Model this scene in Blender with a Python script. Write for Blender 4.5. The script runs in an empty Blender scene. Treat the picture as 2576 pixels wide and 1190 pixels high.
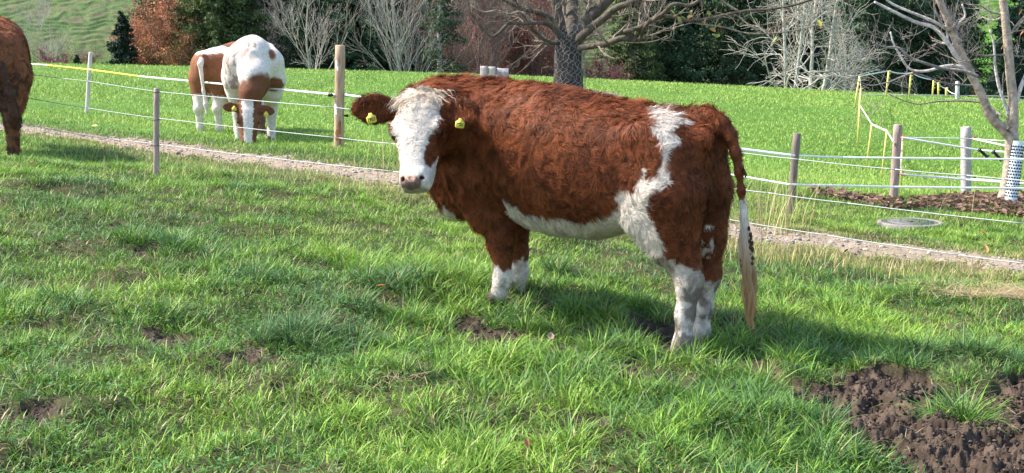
import bpy, math, random
import numpy as np
rng = np.random.default_rng(7)
random.seed(7)
# ------------------------------------------------------------------ camera, world, sun
F = 3490.0; PITCH = math.radians(8.5); EYE = 1.55
SC = bpy.context.scene
cd = bpy.data.cameras.new('camera'); cam = bpy.data.objects.new('camera', cd); SC.collection.objects.link(cam)
cam.location = (0, 0, EYE); cam.rotation_euler = (math.radians(90) - PITCH, 0, 0)
cd.sensor_width = 36; cd.lens = F / 2576 * 36; cd.clip_end = 2000; cd.clip_start = .1
SC.camera = cam
SUN = np.array([-.68, .13, .74]); SUN /= np.linalg.norm(SUN)
w = bpy.data.worlds.new("World"); SC.world = w; w.use_nodes = True
nt = w.node_tree; sky = nt.nodes.new('ShaderNodeTexSky'); sky.sky_type = 'NISHITA'; sky.sun_disc = False
sky.sun_elevation = math.asin(SUN[2]); sky.sun_rotation = math.atan2(SUN[0], SUN[1])
sky.air_density = 1.0; sky.dust_density = 1.5
nt.links.new(sky.outputs[0], nt.nodes['Background'].inputs[0]); nt.nodes['Background'].inputs[1].default_value = .15
sd = bpy.data.lights.new('sun', 'SUN'); so = bpy.data.objects.new('sun', sd); SC.collection.objects.link(so)
sd.energy = 3.7; sd.angle = math.radians(3.0); sd.color = (1, .93, .82)
from mathutils import Vector
so.rotation_euler = Vector(SUN).to_track_quat('Z', 'Y').to_euler()
SC.view_settings.view_transform = 'Standard'; SC.view_settings.look = 'None'; SC.view_settings.gamma = 1
SC.view_settings.exposure = 1.42
SC.render.engine = 'CYCLES'
C = SC.collection

# ------------------------------------------------------------------ maths helpers
def nrm(v): v = np.asarray(v, float); return v / (np.linalg.norm(v, axis=-1, keepdims=True) + 1e-12)
def ray(px, py):
    dx = (px - 1288) / F; dy = (595 - py) / F; c, s = math.cos(PITCH), math.sin(PITCH)
    return np.array([dx, c + dy * s, -s + dy * c])
CAM = np.array([0, 0, EYE])
def atY(px, py, Y):
    r = ray(px, py); return CAM + r * (Y / r[1])
def _h(ix, iy, iz, seed):
    h = (ix.astype(np.int64) * 73856093 ^ iy.astype(np.int64) * 19349663 ^ iz.astype(np.int64) * 83492791 ^ (seed * 2654435761)) & 0xffffffff
    h = (h ^ (h >> 15)) * 0x2c1b3c6d & 0xffffffff; h = (h ^ (h >> 12)) * 0x297a2d39 & 0xffffffff; h ^= h >> 15
    return (h & 0xffffff) / float(0xffffff)
def noise(p, seed=0):
    """value noise 0..1; p (N,2) or (N,3)"""
    p = np.asarray(p, float)
    if p.shape[1] == 2:
        i = np.floor(p).astype(np.int64); f = p - i; f = f * f * (3 - 2 * f); z = np.zeros(len(p), np.int64); r = 0
        for a in (0, 1):
            for b in (0, 1):
                r = r + _h(i[:, 0] + a, i[:, 1] + b, z, seed) * (f[:, 0] if a else 1 - f[:, 0]) * (f[:, 1] if b else 1 - f[:, 1])
        return r
    i = np.floor(p).astype(np.int64); f = p - i; f = f * f * (3 - 2 * f); r = 0
    for a in (0, 1):
        for b in (0, 1):
            for c in (0, 1):
                r = r + _h(i[:, 0] + a, i[:, 1] + b, i[:, 2] + c, seed) * (f[:, 0] if a else 1 - f[:, 0]) * (f[:, 1] if b else 1 - f[:, 1]) * (f[:, 2] if c else 1 - f[:, 2])
    return r
def fbm(p, o=4, seed=0):
    p = np.asarray(p, float); r = 0; a = .5; t = 0
    for k in range(o):
        r = r + a * noise(p * 2 ** k + 17.3 * k, seed + k); t += a; a *= .5
    return r / t
def sstep(a, b, x): t = np.clip((x - a) / (b - a), 0, 1); return t * t * (3 - 2 * t)
def segdist(P, poly, closed=True):
    poly = np.asarray(poly, float); d = np.full(len(P), 1e9); n = len(poly)
    for i in range(n if closed else n - 1):
        a = poly[i]; b = poly[(i + 1) % n]; ab = b - a; t = np.clip(((P - a) @ ab) / (ab @ ab + 1e-12), 0, 1)
        d = np.minimum(d, np.linalg.norm(P - a - t[:, None] * ab, axis=1))
    return d
def inside(P, poly):
    poly = np.asarray(poly, float); c = np.zeros(len(P), bool); n = len(poly)
    for i in range(n):
        a = poly[i]; b = poly[(i + 1) % n]
        if a[1] == b[1]: continue
        m = ((a[1] > P[:, 1]) != (b[1] > P[:, 1])) & (P[:, 0] < (b[0] - a[0]) * (P[:, 1] - a[1]) / (b[1] - a[1]) + a[0]); c ^= m
    return c
def sdpoly(P, poly):   # negative inside
    d = segdist(P, poly); return np.where(inside(P, poly), -d, d)

# ------------------------------------------------------------------ scene helpers
def mesh_np(name, V, faces, mat, parent=None, col=None, nrmattr=None, smooth=True, loc=None):
    """faces: list of (M,k) int arrays"""
    me = bpy.data.meshes.new(name); V = np.asarray(V, np.float32)
    fl = [np.asarray(f, np.int32) for f in faces if len(f)]
    me.vertices.add(len(V)); me.vertices.foreach_set('co', V.ravel())
    loops = np.concatenate([f.ravel() for f in fl]); tot = np.concatenate([np.full(len(f), f.shape[1], np.int32) for f in fl])
    me.loops.add(len(loops)); me.loops.foreach_set('vertex_index', loops)
    me.polygons.add(len(tot)); st = np.zeros(len(tot), np.int32); st[1:] = np.cumsum(tot)[:-1]
    me.polygons.foreach_set('loop_start', st)
    me.update(calc_edges=True)
    if smooth: me.polygons.foreach_set('use_smooth', np.ones(len(tot), bool))
    if col is not None:
        c = np.ones((len(V), 4), np.float32); c[:, :3] = col
        a = me.attributes.new('Col', 'FLOAT_COLOR', 'POINT'); a.data.foreach_set('color', c.ravel())
    if nrmattr is not None:
        a = me.attributes.new('nrm', 'FLOAT_VECTOR', 'POINT'); a.data.foreach_set('vector', np.asarray(nrmattr, np.float32).ravel())
    me.materials.append(mat)
    o = bpy.data.objects.new(name, me); C.objects.link(o)
    if parent: o.parent = parent
    if loc is not None: o.location = loc
    return o
def tag(o, label=None, cat=None, group=None, kind=None):
    if label: o['label'] = label
    if cat: o['category'] = cat
    if group: o['group'] = group
    if kind: o['kind'] = kind
    return o
def empty(name, loc, label, cat, group=None):
    o = bpy.data.objects.new(name, None); C.objects.link(o); o.location = tuple(float(x) for x in loc); o.empty_display_size = .2
    return tag(o, label, cat, group)
class MB:
    """collects shapes into one mesh; base = subtracted origin"""
    def __init__(s, base=(0, 0, 0)): s.V = []; s.Q = []; s.T = []; s.K = []; s.n = 0; s.base = np.array(base, float)
    def add(s, V, Q=None, T=None, col=(1, 1, 1)):
        V = np.asarray(V, float); s.V.append(V)
        if Q is not None and len(Q): s.Q.append(np.asarray(Q) + s.n)
        if T is not None and len(T): s.T.append(np.asarray(T) + s.n)
        s.K.append(np.broadcast_to(np.asarray(col, float), (len(V), 3))); s.n += len(V)
    def tube(s, P, R, k=8, cap=True, col=(1, 1, 1), rough=0):
        P = np.asarray(P, float); n = len(P); R = np.broadcast_to(np.asarray(R, float), (n,)).copy()
        T = np.gradient(P, axis=0); T = nrm(T)
        up = np.array([0, 0, 1.]) if abs(T[0][2]) < .9 else np.array([1., 0, 0])
        A = np.empty_like(P); a = nrm(np.cross(T[0], up))
        for i in range(n):
            a = a - T[i] * (a @ T[i]); a = a / (np.linalg.norm(a) + 1e-9); A[i] = a
        B = np.cross(T, A); th = np.arange(k) * 2 * math.pi / k
        RR = R[:, None] * np.ones(k)
        if rough: RR = RR * (1 + rough * (rng.random((n, k)) - .5))
        V = P[:, None] + RR[..., None] * (np.cos(th)[None, :, None] * A[:, None] + np.sin(th)[None, :, None] * B[:, None])
        V = V.reshape(-1, 3); i = np.arange(n - 1)[:, None] * k; j = np.arange(k)[None]; j2 = (j + 1) % k
        Q = np.stack([i + j, i + j2, i + k + j2, i + k + j], -1).reshape(-1, 4); Tt = []
        if cap:
            V = np.vstack([V, P[0], P[-1]]); c0 = n * k; jj = np.arange(k)
            Tt = np.vstack([np.stack([np.full(k, c0), (jj + 1) % k, jj], 1), np.stack([np.full(k, c0 + 1), (n - 1) * k + jj, (n - 1) * k + (jj + 1) % k], 1)])
        s.add(V, Q, Tt, col)
    def ribbon(s, P, wv, th=.002, col=(1, 1, 1)):   # flat tape: wv = width vector
        P = np.asarray(P, float); n = len(P); wv = np.asarray(wv, float); T = nrm(np.gradient(P, axis=0)); N = nrm(np.cross(T, wv)) * th / 2
        V = np.stack([P - wv / 2 - N, P + wv / 2 - N, P + wv / 2 + N, P - wv / 2 + N], 1).reshape(-1, 3)
        i = np.arange(n - 1)[:, None] * 4; j = np.arange(4)[None]; j2 = (j + 1) % 4
        s.add(V, np.stack([i + j, i + j2, i + 4 + j2, i + 4 + j], -1).reshape(-1, 4), None, col)
    def build(s, name, mat, parent=None, smooth=True):
        V = np.vstack(s.V) - s.base; f = []
        if s.Q: f.append(np.vstack(s.Q))
        if s.T: f.append(np.vstack(s.T))
        return mesh_np(name, V, f, mat, parent, col=np.vstack(s.K), smooth=smooth)

# ------------------------------------------------------------------ materials
def mat_base(name, rough=.7, attr=True, color=(.5, .5, .5), noise_amt=0, nscale=20, bump=0, bscale=60, spec=.3, stretch=None):
    m = bpy.data.materials.new(name); m.use_nodes = True; n = m.node_tree.nodes; L = m.node_tree.links; b = n['Principled BSDF']
    b.inputs['Roughness'].default_value = rough; b.inputs['Specular IOR Level'].default_value = spec
    if attr: a = n.new('ShaderNodeAttribute'); a.attribute_name = 'Col'; src = a.outputs['Color']
    else: a = n.new('ShaderNodeRGB'); a.outputs[0].default_value = (*color, 1); src = a.outputs[0]
    tc = n.new('ShaderNodeTexCoord'); co = tc.outputs['Object']
    if stretch: mp = n.new('ShaderNodeMapping'); mp.inputs['Scale'].default_value = stretch; L.new(co, mp.inputs[0]); co = mp.outputs[0]
    if noise_amt:
        t = n.new('ShaderNodeTexNoise'); t.inputs['Scale'].default_value = nscale; t.inputs['Detail'].default_value = 6; L.new(co, t.inputs['Vector'])
        mr = n.new('ShaderNodeMapRange'); mr.inputs[1].default_value = .3; mr.inputs[2].default_value = .7; mr.inputs[3].default_value = 1 - noise_amt; mr.inputs[4].default_value = 1 + noise_amt; L.new(t.outputs[0], mr.inputs[0])
        mx = n.new('ShaderNodeVectorMath'); mx.operation = 'SCALE'; L.new(src, mx.inputs[0]); L.new(mr.outputs[0], mx.inputs['Scale']); src = mx.outputs[0]
    L.new(src, b.inputs['Base Color'])
    if bump:
        t = n.new('ShaderNodeTexNoise'); t.inputs['Scale'].default_value = bscale; t.inputs['Detail'].default_value = 5; L.new(co, t.inputs['Vector'])
        bp = n.new('ShaderNodeBump'); bp.inputs['Strength'].default_value = bump; bp.inputs['Distance'].default_value = .02; L.new(t.outputs[0], bp.inputs['Height']); L.new(bp.outputs[0], b.inputs['Normal'])
    return m
def mat_leafy(name, trans=.35, upmix=.5, rough=.5, spec=.35, use_nrm=False):
    m = bpy.data.materials.new(name); m.use_nodes = True; n = m.node_tree.nodes; L = m.node_tree.links; b = n['Principled BSDF']
    b.inputs['Roughness'].default_value = rough; b.inputs['Specular IOR Level'].default_value = spec
    a = n.new('ShaderNodeAttribute'); a.attribute_name = 'Col'; L.new(a.outputs['Color'], b.inputs['Base Color'])
    g = n.new('ShaderNodeNewGeometry')
    s1 = n.new('ShaderNodeVectorMath'); s1.operation = 'SCALE'; s1.inputs['Scale'].default_value = 1 - upmix; L.new(g.outputs['Normal'], s1.inputs[0])
    ad = n.new('ShaderNodeVectorMath'); ad.operation = 'ADD'; L.new(s1.outputs[0], ad.inputs[0])
    if use_nrm:
        an = n.new('ShaderNodeAttribute'); an.attribute_name = 'nrm'; s2 = n.new('ShaderNodeVectorMath'); s2.operation = 'SCALE'; s2.inputs['Scale'].default_value = upmix
        L.new(an.outputs['Vector'], s2.inputs[0]); L.new(s2.outputs[0], ad.inputs[1])
    else: ad.inputs[1].default_value = (0, 0, upmix)
    no = n.new('ShaderNodeVectorMath'); no.operation = 'NORMALIZE'; L.new(ad.outputs[0], no.inputs[0]); L.new(no.outputs[0], b.inputs['Normal'])
    if trans:
        t = n.new('ShaderNodeBsdfTranslucent'); L.new(a.outputs['Color'], t.inputs['Color']); mx = n.new('ShaderNodeMixShader'); mx.inputs[0].default_value = trans
        L.new(b.outputs[0], mx.inputs[1]); L.new(t.outputs[0], mx.inputs[2]); L.new(mx.outputs[0], n['Material Output'].inputs['Surface'])
    return m
M_ground = mat_base('soil_and_turf', .95, noise_amt=.35, nscale=9, bump=.6, bscale=45, spec=.15)
M_grass = mat_leafy('grass_blades', .22, .15, .5, .25)
M_leaf = mat_leafy('leaves', .25, .3, .6, .2)
M_needle = mat_leafy('needles', .1, .3, .7, .15)
M_bark = mat_base('bark', .9, noise_amt=.45, nscale=14, bump=.8, bscale=30, spec=.15)
M_wood = mat_base('weathered_wood', .85, noise_amt=.3, nscale=12, bump=.5, bscale=40, spec=.2, stretch=(3, 3, .35))
M_plain = mat_base('painted', .5, noise_amt=.12, nscale=30)
M_stone = mat_base('stone', .9, noise_amt=.2, nscale=40, bump=.3, spec=.2)
M_skin = mat_base('short_hide', .75, noise_amt=.22, nscale=45, bump=.25, bscale=120, spec=.2)
M_fur = mat_leafy('fur', .10, .45, .55, .13, use_nrm=True)
M_eye = mat_base('eye_gloss', .08, attr=False, color=(.012, .006, .004), spec=.8)

# ------------------------------------------------------------------ terrain
CTRL = [(100, 1190, 4.72), (1288, 1190, 4.85), (2500, 1190, 5.05), (-600, 1190, 4.7), (3200, 1190, 5.2),
        (1740, 885, 7.2), (1285, 742, 7.9), (2500, 890, 7.1), (300, 740, 7.6), (2576, 700, 10.6), (3100, 740, 10.2),
        (45, 400, 13.3), (-200, 410, 13.3), (393, 438, 15), (853, 370, 17.5), (222, 285, 24.5), (640, 348, 19.5), (528, 328, 21),
        (1240, 400, 16), (75, 158, 48), (700, 172, 48), (1300, 190, 48), (1800, 215, 47), (2300, 243, 46), (2576, 255, 46), (3200, 290, 46), (-700, 140, 48),
        (2290, 565, 14.5), (2255, 495, 17), (2000, 545, 14.7), (2540, 512, 15.8), (2217, 452, 23), (2180, 420, 26), (2157, 370, 27), (2158, 310, 31.5), (2150, 272, 35.5)]
CP = np.array([atY(*c) for c in CTRL]); _S = 10.
def _phi(r): return np.where(r > 1e-9, r * r * np.log(r + 1e-12), 0)
_n = len(CP); _A = np.zeros((_n + 3, _n + 3)); _d = np.linalg.norm(CP[:, None, :2] - CP[None, :, :2], axis=2) / _S
_A[:_n, :_n] = _phi(_d) + np.eye(_n) * .02; _A[:_n, _n] = 1; _A[:_n, _n + 1:] = CP[:, :2] / _S; _A[_n:, :_n] = _A[:_n, _n:].T
_W = np.linalg.solve(_A, np.concatenate([CP[:, 2], [0, 0, 0]]))
def gz(P):
    P = np.atleast_2d(np.asarray(P, float))[:, :2]; x = P[:, 0]; y = P[:, 1]; yc = np.clip(y, 4.2, 47.5); xc = np.clip(x, -.5 * yc - 1, .5 * yc + 1)
    r = np.zeros(len(P))
    for s in range(0, len(P), 200000):
        q = np.stack([xc[s:s + 200000], yc[s:s + 200000]], 1); d = np.linalg.norm(q[:, None] - CP[None, :, :2], axis=2) / _S
        r[s:s + 200000] = _phi(d) @ _W[:_n] + _W[_n] + q @ _W[_n + 1:] / _S
    far = y > 47.5
    r = r - sstep(47, 58, y) * 2.6 - np.clip(y - 49, 0, 60) * .01
    hy = np.clip(y - 108 - 6 * np.sin(x * .03), 0, None); r = r + hy * .55 * sstep(0, 6, hy)
    return r
def gz1(x, y): return float(gz([[x, y]])[0])
def hit(px, py):
    r = ray(px, py); t = np.linspace(3, 60, 4000); P = CAM + r * t[:, None]; g = gz(P); k = np.argmax(P[:, 2] < g)
    if k == 0: k = len(t) - 1
    a, b = t[k - 1], t[k]; ga = P[k - 1, 2] - g[k - 1]; gb = P[k, 2] - g[k]; tt = a + (b - a) * ga / (ga - gb + 1e-12)
    return CAM + r * tt
def hitpoly(L): return np.array([hit(a, b)[:2] for a, b in L])
MUD = [hitpoly(L) for L in [
    [(2035, 985), (2080, 975), (2190, 940), (2260, 955), (2330, 985), (2420, 1000), (2500, 985), (2576, 965), (2760, 940), (2800, 1300), (2420, 1230), (2330, 1160), (2230, 1140), (2140, 1070), (2060, 1040)],
    [(1690, 872), (1740, 880), (1800, 892), (1880, 905), (1950, 930), (2000, 965), (1930, 965), (1850, 935), (1780, 905), (1700, 900)],
    [(1545, 915), (1580, 905), (1600, 935), (1680, 948), (1720, 985), (1640, 975), (1570, 965)],
    [(1590, 800), (1640, 805), (1690, 845), (1690, 870), (1640, 855), (1600, 830)],
    [(1150, 790), (1200, 795), (1240, 830), (1290, 830), (1300, 868), (1250, 880), (1200, 850), (1160, 825)],
    [(360, 838), (400, 825), (450, 832), (480, 850), (460, 866), (400, 868)], [(190, 850), (240, 845), (262, 868), (215, 880)],
    [(-60, 1040), (40, 1028), (110, 1040), (172, 1050), (165, 1080), (90, 1075), (0, 1065), (-80, 1070)],
    [(600, 885), (650, 875), (700, 895), (690, 915), (630, 912)], [(540, 905), (590, 900), (600, 930), (555, 925)],
    [(320, 700), (360, 697), (362, 715), (325, 716)], [(345, 628), (385, 625), (385, 645), (350, 645)], [(745, 615), (768, 615), (765, 645), (748, 640)],
    [(240, 575), (300, 568), (290, 590)], [(930, 752), (1010, 755), (1030, 775), (950, 775)], [(1370, 868), (1420, 872), (1430, 915), (1390, 900)],
    [(1460, 1050), (1520, 1060), (1520, 1085), (1465, 1075)], [(1030, 925), (1080, 930), (1060, 950)], [(720, 985), (760, 985), (740, 1000)]]]
PATH = [hitpoly([(-250, 285), (-60, 308), (60, 318), (120, 326), (250, 343), (420, 360), (560, 378), (700, 397), (850, 418), (975, 440), (1400, 500), (1830, 560), (1900, 572), (2050, 592), (2200, 610), (2350, 630), (2576, 652), (2900, 682), (3500, 738)]
                + [(3500, 795), (2900, 735), (2576, 702), (2350, 676), (2200, 656), (2050, 634), (1900, 617), (1400, 545), (960, 474), (850, 453), (700, 430), (560, 411), (440, 395), (300, 372), (150, 346), (60, 336), (-60, 325), (-250, 305)])]
LITTER = hitpoly([(2040, 483), (2120, 488), (2250, 500), (2420, 497), (2576, 495), (2800, 500), (2800, 590), (2576, 560), (2480, 548), (2350, 530), (2200, 515), (2060, 498)])
def mudmask(P):
    P = P[:, :2]; d = np.full(len(P), 9.)
    for k, q in enumerate(MUD):
        lo = q.min(0) - .5; hi = q.max(0) + .5; m = np.all((P > lo) & (P < hi), 1)
        if m.any():
            dd = sdpoly(P[m], q) + (-.09 if k == 0 else -.025 if k < 5 else .004); d[m] = np.minimum(d[m], dd)
    near = d < .4; r = np.zeros(len(P))
    if near.any():
        j = (fbm(P[near] * 7, 3, 3) - .5) * .24 + (fbm(P[near] * 40, 2, 4) - .5) * .06
        r[near] = 1 - sstep(-.03, .035, d[near] + j - .015)
    return r
def pathdist(P):
    P = P[:, :2]; d = sdpoly(P, PATH[0]); return d + .15 + .06 * sstep(0, 3, P[:, 0]) + (fbm(P * 2.2, 3, 9) - .5) * .5 + (fbm(P * 11, 2, 10) - .5) * .3
def relief(P):
    P = P[:, :2]; near = sstep(20, 11, P[:, 1]); m = mudmask(P)
    bump = (fbm(P * 2.1, 3, 21) - .5) * .17 * near + (fbm(P * 8, 2, 22) - .5) * .03 * near
    r1 = 1 - np.abs(2 * fbm(P * 7, 4, 31) - 1); r2 = fbm(P * 24, 3, 33); r3 = 1 - np.abs(2 * fbm(P * 34, 2, 35) - 1)
    big_ = .45 + .55 * (1 - sstep(0, .3, sdpoly(P, MUD[0])))
    r4 = 1 - np.abs(2 * fbm(P * 75, 2, 37) - 1); mud = m * big_ * ((r1 - .72) * .12 + (r2 - .5) * .075 + (r3 - .7) * .05 + (r4 - .7) * .016 - .045)
    return bump * (1 - .5 * m) + mud, m
def ground_z(P): P = np.atleast_2d(P); return gz(P) + relief(P)[0]

ys = [np.linspace(-20, 4, 30)]
y = 4.1
a = []
while y < 12: a.append(y); y += max(.0115, .0115 * (y / 5) ** 1.6)
while y < 49: a.append(y); y += .006 * y
while y < 108: a.append(y); y += .8
while y < 135: a.append(y); y += .06
while y < 330: a.append(y); y += 6
YS = np.concatenate([ys[0], a])
us = np.concatenate([-np.geomspace(.46, 9, 26)[::-1], np.linspace(-.45, .45, 760), np.geomspace(.46, 9, 26)])
U, YY = np.meshgrid(us, YS); X = U * np.maximum(np.abs(YY), 4)
GP = np.stack([X.ravel(), YY.ravel()], 1)
base = gz(GP); nearm = GP[:, 1] < 22
zz = base.copy(); mm = np.zeros(len(GP)); r_, m_ = relief(GP[nearm]); zz[nearm] += r_; mm[nearm] = m_
hill = GP[:, 1] > 107
hp = GP[hill]; warp = fbm(hp * .16, 3, 41) * 2.6 + fbm(hp * .9, 2, 42) * .7; h0 = base[hill]; ph = (h0 + warp) / .46
zz[hill] += .26 * (sstep(.1, .55, ph % 1) - (ph % 1)) + (fbm(hp * 1.2, 3, 44) - .5) * .25
far = GP[:, 1] > 20; zz[far & ~hill] += (fbm(GP[far & ~hill] * .8, 2, 45) - .5) * .08
col = np.empty((len(GP), 3)); n1 = fbm(GP * 1.1, 3, 51)[:, None]; n2 = fbm(GP * 14, 3, 52)[:, None]
col[:] = np.array([.035, .05, .015]) * (1 - n2) + np.array([.07, .055, .03]) * n2
fieldc = np.array([.07, .15, .022]) * (.75 + .5 * n1); fm = sstep(14, 20, GP[:, 1])[:, None]; col = col * (1 - fm) + fieldc * fm
pd = pathdist(GP[nearm | (GP[:, 1] < 30)]); sel = nearm | (GP[:, 1] < 30)
pm = np.zeros(len(GP)); pm[sel] = 1 - sstep(.1, .5, pd)
col = col * (1 - pm[:, None] * .7) + np.array([.17, .13, .075]) * pm[:, None] * .7
n3 = fbm(GP * 3.5, 2, 57)[:, None]; mudc = (np.array([.016, .011, .008]) * (1 - n2) + np.array([.105, .075, .056]) * n2) * (.55 + .9 * n3)
col = col * (1 - mm[:, None]) + mudc * mm[:, None]
hs = sstep(.5, .75, ph % 1) * .8
t3 = fbm(hp * .9, 3, 55)[:, None]; ts = fbm(hp * np.array([1.2, 5]), 3, 56)[:, None]
hc = np.array([.062, .13, .038]) * (1 - t3) + np.array([.12, .135, .06]) * t3; hc = hc * (1 - hs[:, None] * (ts * 1.3).clip(0, 1)) + np.array([.105, .075, .06]) * hs[:, None] * (ts * 1.3).clip(0, 1)
hgreen = sstep(8, 22, hp[:, 0])[:, None]; hc = hc * (1 - hgreen) + np.array([.09, .19, .03]) * hgreen
col[hill] = hc
nu = len(us); ny = len(YS); i = np.arange(ny - 1)[:, None] * nu; j = np.arange(nu - 1)[None]
Q = np.stack([i + j, i + j + 1, i + nu + j + 1, i + nu + j], -1).reshape(-1, 4)
ground = mesh_np('ground', np.stack([GP[:, 0], GP[:, 1], zz], 1), [Q], M_ground, col=col); ground['kind'] = 'structure'
print('ground', len(GP))
# gravel path sheet
m_ = 0
yy_ = np.linspace(9, 30, 420); uu_ = np.linspace(-.62, .72, 800); U2, Y2 = np.meshgrid(uu_, yy_); PG = np.stack([(U2 * Y2).ravel(), Y2.ravel()], 1)
pdm = pathdist(PG); nu2 = len(uu_); i = np.arange(len(yy_) - 1)[:, None] * nu2; j = np.arange(nu2 - 1)[None]
Q2 = np.stack([i + j, i + j + 1, i + nu2 + j + 1, i + nu2 + j], -1).reshape(-1, 4); Q2 = Q2[np.all(pdm[Q2] < .12, 1)]
used = np.unique(Q2); rm = np.zeros(len(PG), int); rm[used] = np.arange(len(used)); PG = PG[used]
gn = fbm(PG * 25, 3, 61)[:, None]; gb = fbm(PG * 3, 3, 62)[:, None]
pc = np.array([.27, .21, .158]) * (.7 + .6 * gn); pc = pc * (1 - sstep(.5, .8, gb) * .5) + np.array([.2, .16, .1]) * sstep(.5, .8, gb) * .5
pz = gz(PG) + .03 - sstep(-.05, .12, pathdist(PG)) * .045 + relief(PG)[0] * .7 + (fbm(PG * 30, 2, 63) - .5) * .025
path = mesh_np('gravel_path', np.column_stack([PG, pz]), [rm[Q2]], M_stone, col=pc); path['kind'] = 'structure'

def ico():
    t = (1 + 5 ** .5) / 2
    V = nrm(np.array([(-1, t, 0), (1, t, 0), (-1, -t, 0), (1, -t, 0), (0, -1, t), (0, 1, t), (0, -1, -t), (0, 1, -t), (t, 0, -1), (t, 0, 1), (-t, 0, -1), (-t, 0, 1)]))
    Fc = [(0, 11, 5), (0, 5, 1), (0, 1, 7), (0, 7, 10), (0, 10, 11), (1, 5, 9), (5, 11, 4), (11, 10, 2), (10, 7, 6), (7, 1, 8), (3, 9, 4), (3, 4, 2), (3, 2, 6), (3, 6, 8), (3, 8, 9), (4, 9, 5), (2, 4, 11), (6, 2, 10), (8, 6, 7), (9, 8, 1)]
    V = list(V); out = []; mid = {}
    def m(a, b):
        k = (min(a, b), max(a, b))
        if k not in mid: V.append(nrm(V[a] + V[b])); mid[k] = len(V) - 1
        return mid[k]
    for a, b, c in Fc:
        x, y_, z = m(a, b), m(b, c), m(c, a); out += [(a, x, z), (b, y_, x), (c, z, y_), (x, y_, z)]
    return np.array(V), np.array(out)
ICO, ICF = ico()
def blobs(P, size, flat, col, name, mat, jit=.35, kind='stuff'):
    n = len(P); k = len(ICO); s = size[:, None] * (1 + .5 * (rng.random((n, 3)) - .5)); s[:, 2] *= flat
    th = rng.random(n) * 6.28; V = ICO[None] * (1 + jit * (rng.random((n, k, 1)) - .5)) * s[:, None]
    c, s_ = np.cos(th)[:, None], np.sin(th)[:, None]; V = np.stack([V[..., 0] * c - V[..., 1] * s_, V[..., 0] * s_ + V[..., 1] * c, V[..., 2]], -1) + P[:, None]
    Fq = (ICF[None] + (np.arange(n) * k)[:, None, None]).reshape(-1, 3)
    o = mesh_np(name, V.reshape(-1, 3), [Fq], mat, col=np.repeat(col, k, 0), smooth=False); o['kind'] = kind; return o
# pebbles
P = np.column_stack([rng.uniform(-9, 6, 90000), rng.uniform(9.5, 24, 90000)]); P = P[(np.abs(P[:, 0]) < .5 * P[:, 1])]; d = pathdist(P); P = P[d < .05][:9000]
sz = rng.uniform(.004, .011, len(P)) * (1 + (rng.random(len(P)) < .06) * 1.6); cc = np.array([.33, .28, .235]) * rng.uniform(.55, 1.35, (len(P), 1)) * (1 + .08 * (rng.random((len(P), 3)) - .5))
pz = gz(P) + .03 + relief(P)[0] * .7
tag(blobs(np.column_stack([P, pz + sz * .2]), sz, .6, cc, 'path_pebbles', M_stone), 'loose pale pebbles lying on the gravel path', 'pebbles')
# clods in mud
P = np.column_stack([rng.uniform(-2.5, 3.2, 400000), rng.uniform(4.3, 9, 400000)]); P = P[(mudmask(P) > .8) & ((sdpoly(P, MUD[0]) < .1) | (rng.random(len(P)) < .4))][:4600]
sz = rng.uniform(.003, .009, len(P)) * (1 + (rng.random(len(P)) < .05) * .9); cc = np.array([.06, .043, .032]) * rng.uniform(.5, 1.9, (len(P), 1))
tag(blobs(np.column_stack([P, ground_z(P) + sz * .25]), sz, .7, cc, 'mud_clods', M_stone, .7), 'small dark clods lying on the trampled mud', 'clods')
# ------------------------------------------------------------------ grass
def blades(P, L, W, az, lean, bend, col, name, label, tipmul=1.25, segs=3, mat=None):
    n = len(P); d = np.stack([np.cos(az), np.sin(az), np.zeros(n)], 1)
    tw = az + math.pi / 2 + rng.normal(0, .7, n); sd_ = np.stack([np.cos(tw), np.sin(tw), np.zeros(n)], 1)
    lev = np.linspace(0, 1, segs + 1); V = []; K = []; p = P.copy(); seg = L / segs
    for k in range(segs + 1):
        wk = W * (1 - lev[k] ** 1.8) if k < segs else 0
        if k < segs: V += [p - sd_ * (wk / 2)[:, None], p + sd_ * (wk / 2)[:, None]]
        else: V += [p]
        cm = .8 + (tipmul - .8) * lev[k]; K += [col * cm] * (2 if k < segs else 1)  # darker root to lighter tip: shading between blades put into the colour
        th = np.clip(lean + bend * lev[k], 0, 2.3)
        p = p + (d * np.sin(th)[:, None] + np.array([0, 0, 1]) * np.cos(th)[:, None]) * seg[:, None]
    m = 2 * segs + 1; V = np.stack(V, 1).reshape(-1, 3); K = np.stack(K, 1).reshape(-1, 3)
    b = (np.arange(n) * m)[:, None]; qs = np.concatenate([b + np.array([[2 * k, 2 * k + 1, 2 * k + 3, 2 * k + 2]]) for k in range(segs - 1)]); ts = b + np.array([[2 * segs - 2, 2 * segs - 1, 2 * segs]])
    o = mesh_np(name, V, [qs, ts], mat or M_grass, col=K, smooth=False); o['kind'] = 'stuff'; o['label'] = label; o['category'] = 'grass'; return o
PAL = np.array([[.228, .36, .05], [.135, .27, .034], [.062, .15, .030], [.085, .165, .06], [.26, .27, .09], [.40, .33, .17]])
def grasscol(P, n, wet=0, dry=0):
    a = fbm(P[:, :2] * .9, 3, 71); b = fbm(P[:, :2] * 3.5, 2, 72); u = rng.random(n) * .75 + (a - .5) * 1.3 + (b - .5) * .8
    u = u + rng.normal(0, .1, n) + wet - .04
    k = np.clip(u * 3.2, 0, 2.999); i0 = k.astype(int); f = (k - i0)[:, None]; c = PAL[i0] * (1 - f) + PAL[np.minimum(i0 + 1, 3)] * f
    dr = rng.random(n) < (.03 + dry); f2 = rng.random(n)[:, None]; c = np.where(dr[:, None], PAL[4] * (1 - f2) + PAL[5] * f2, c)
    return c * rng.uniform(.6, 1.4, (n, 1))
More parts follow.
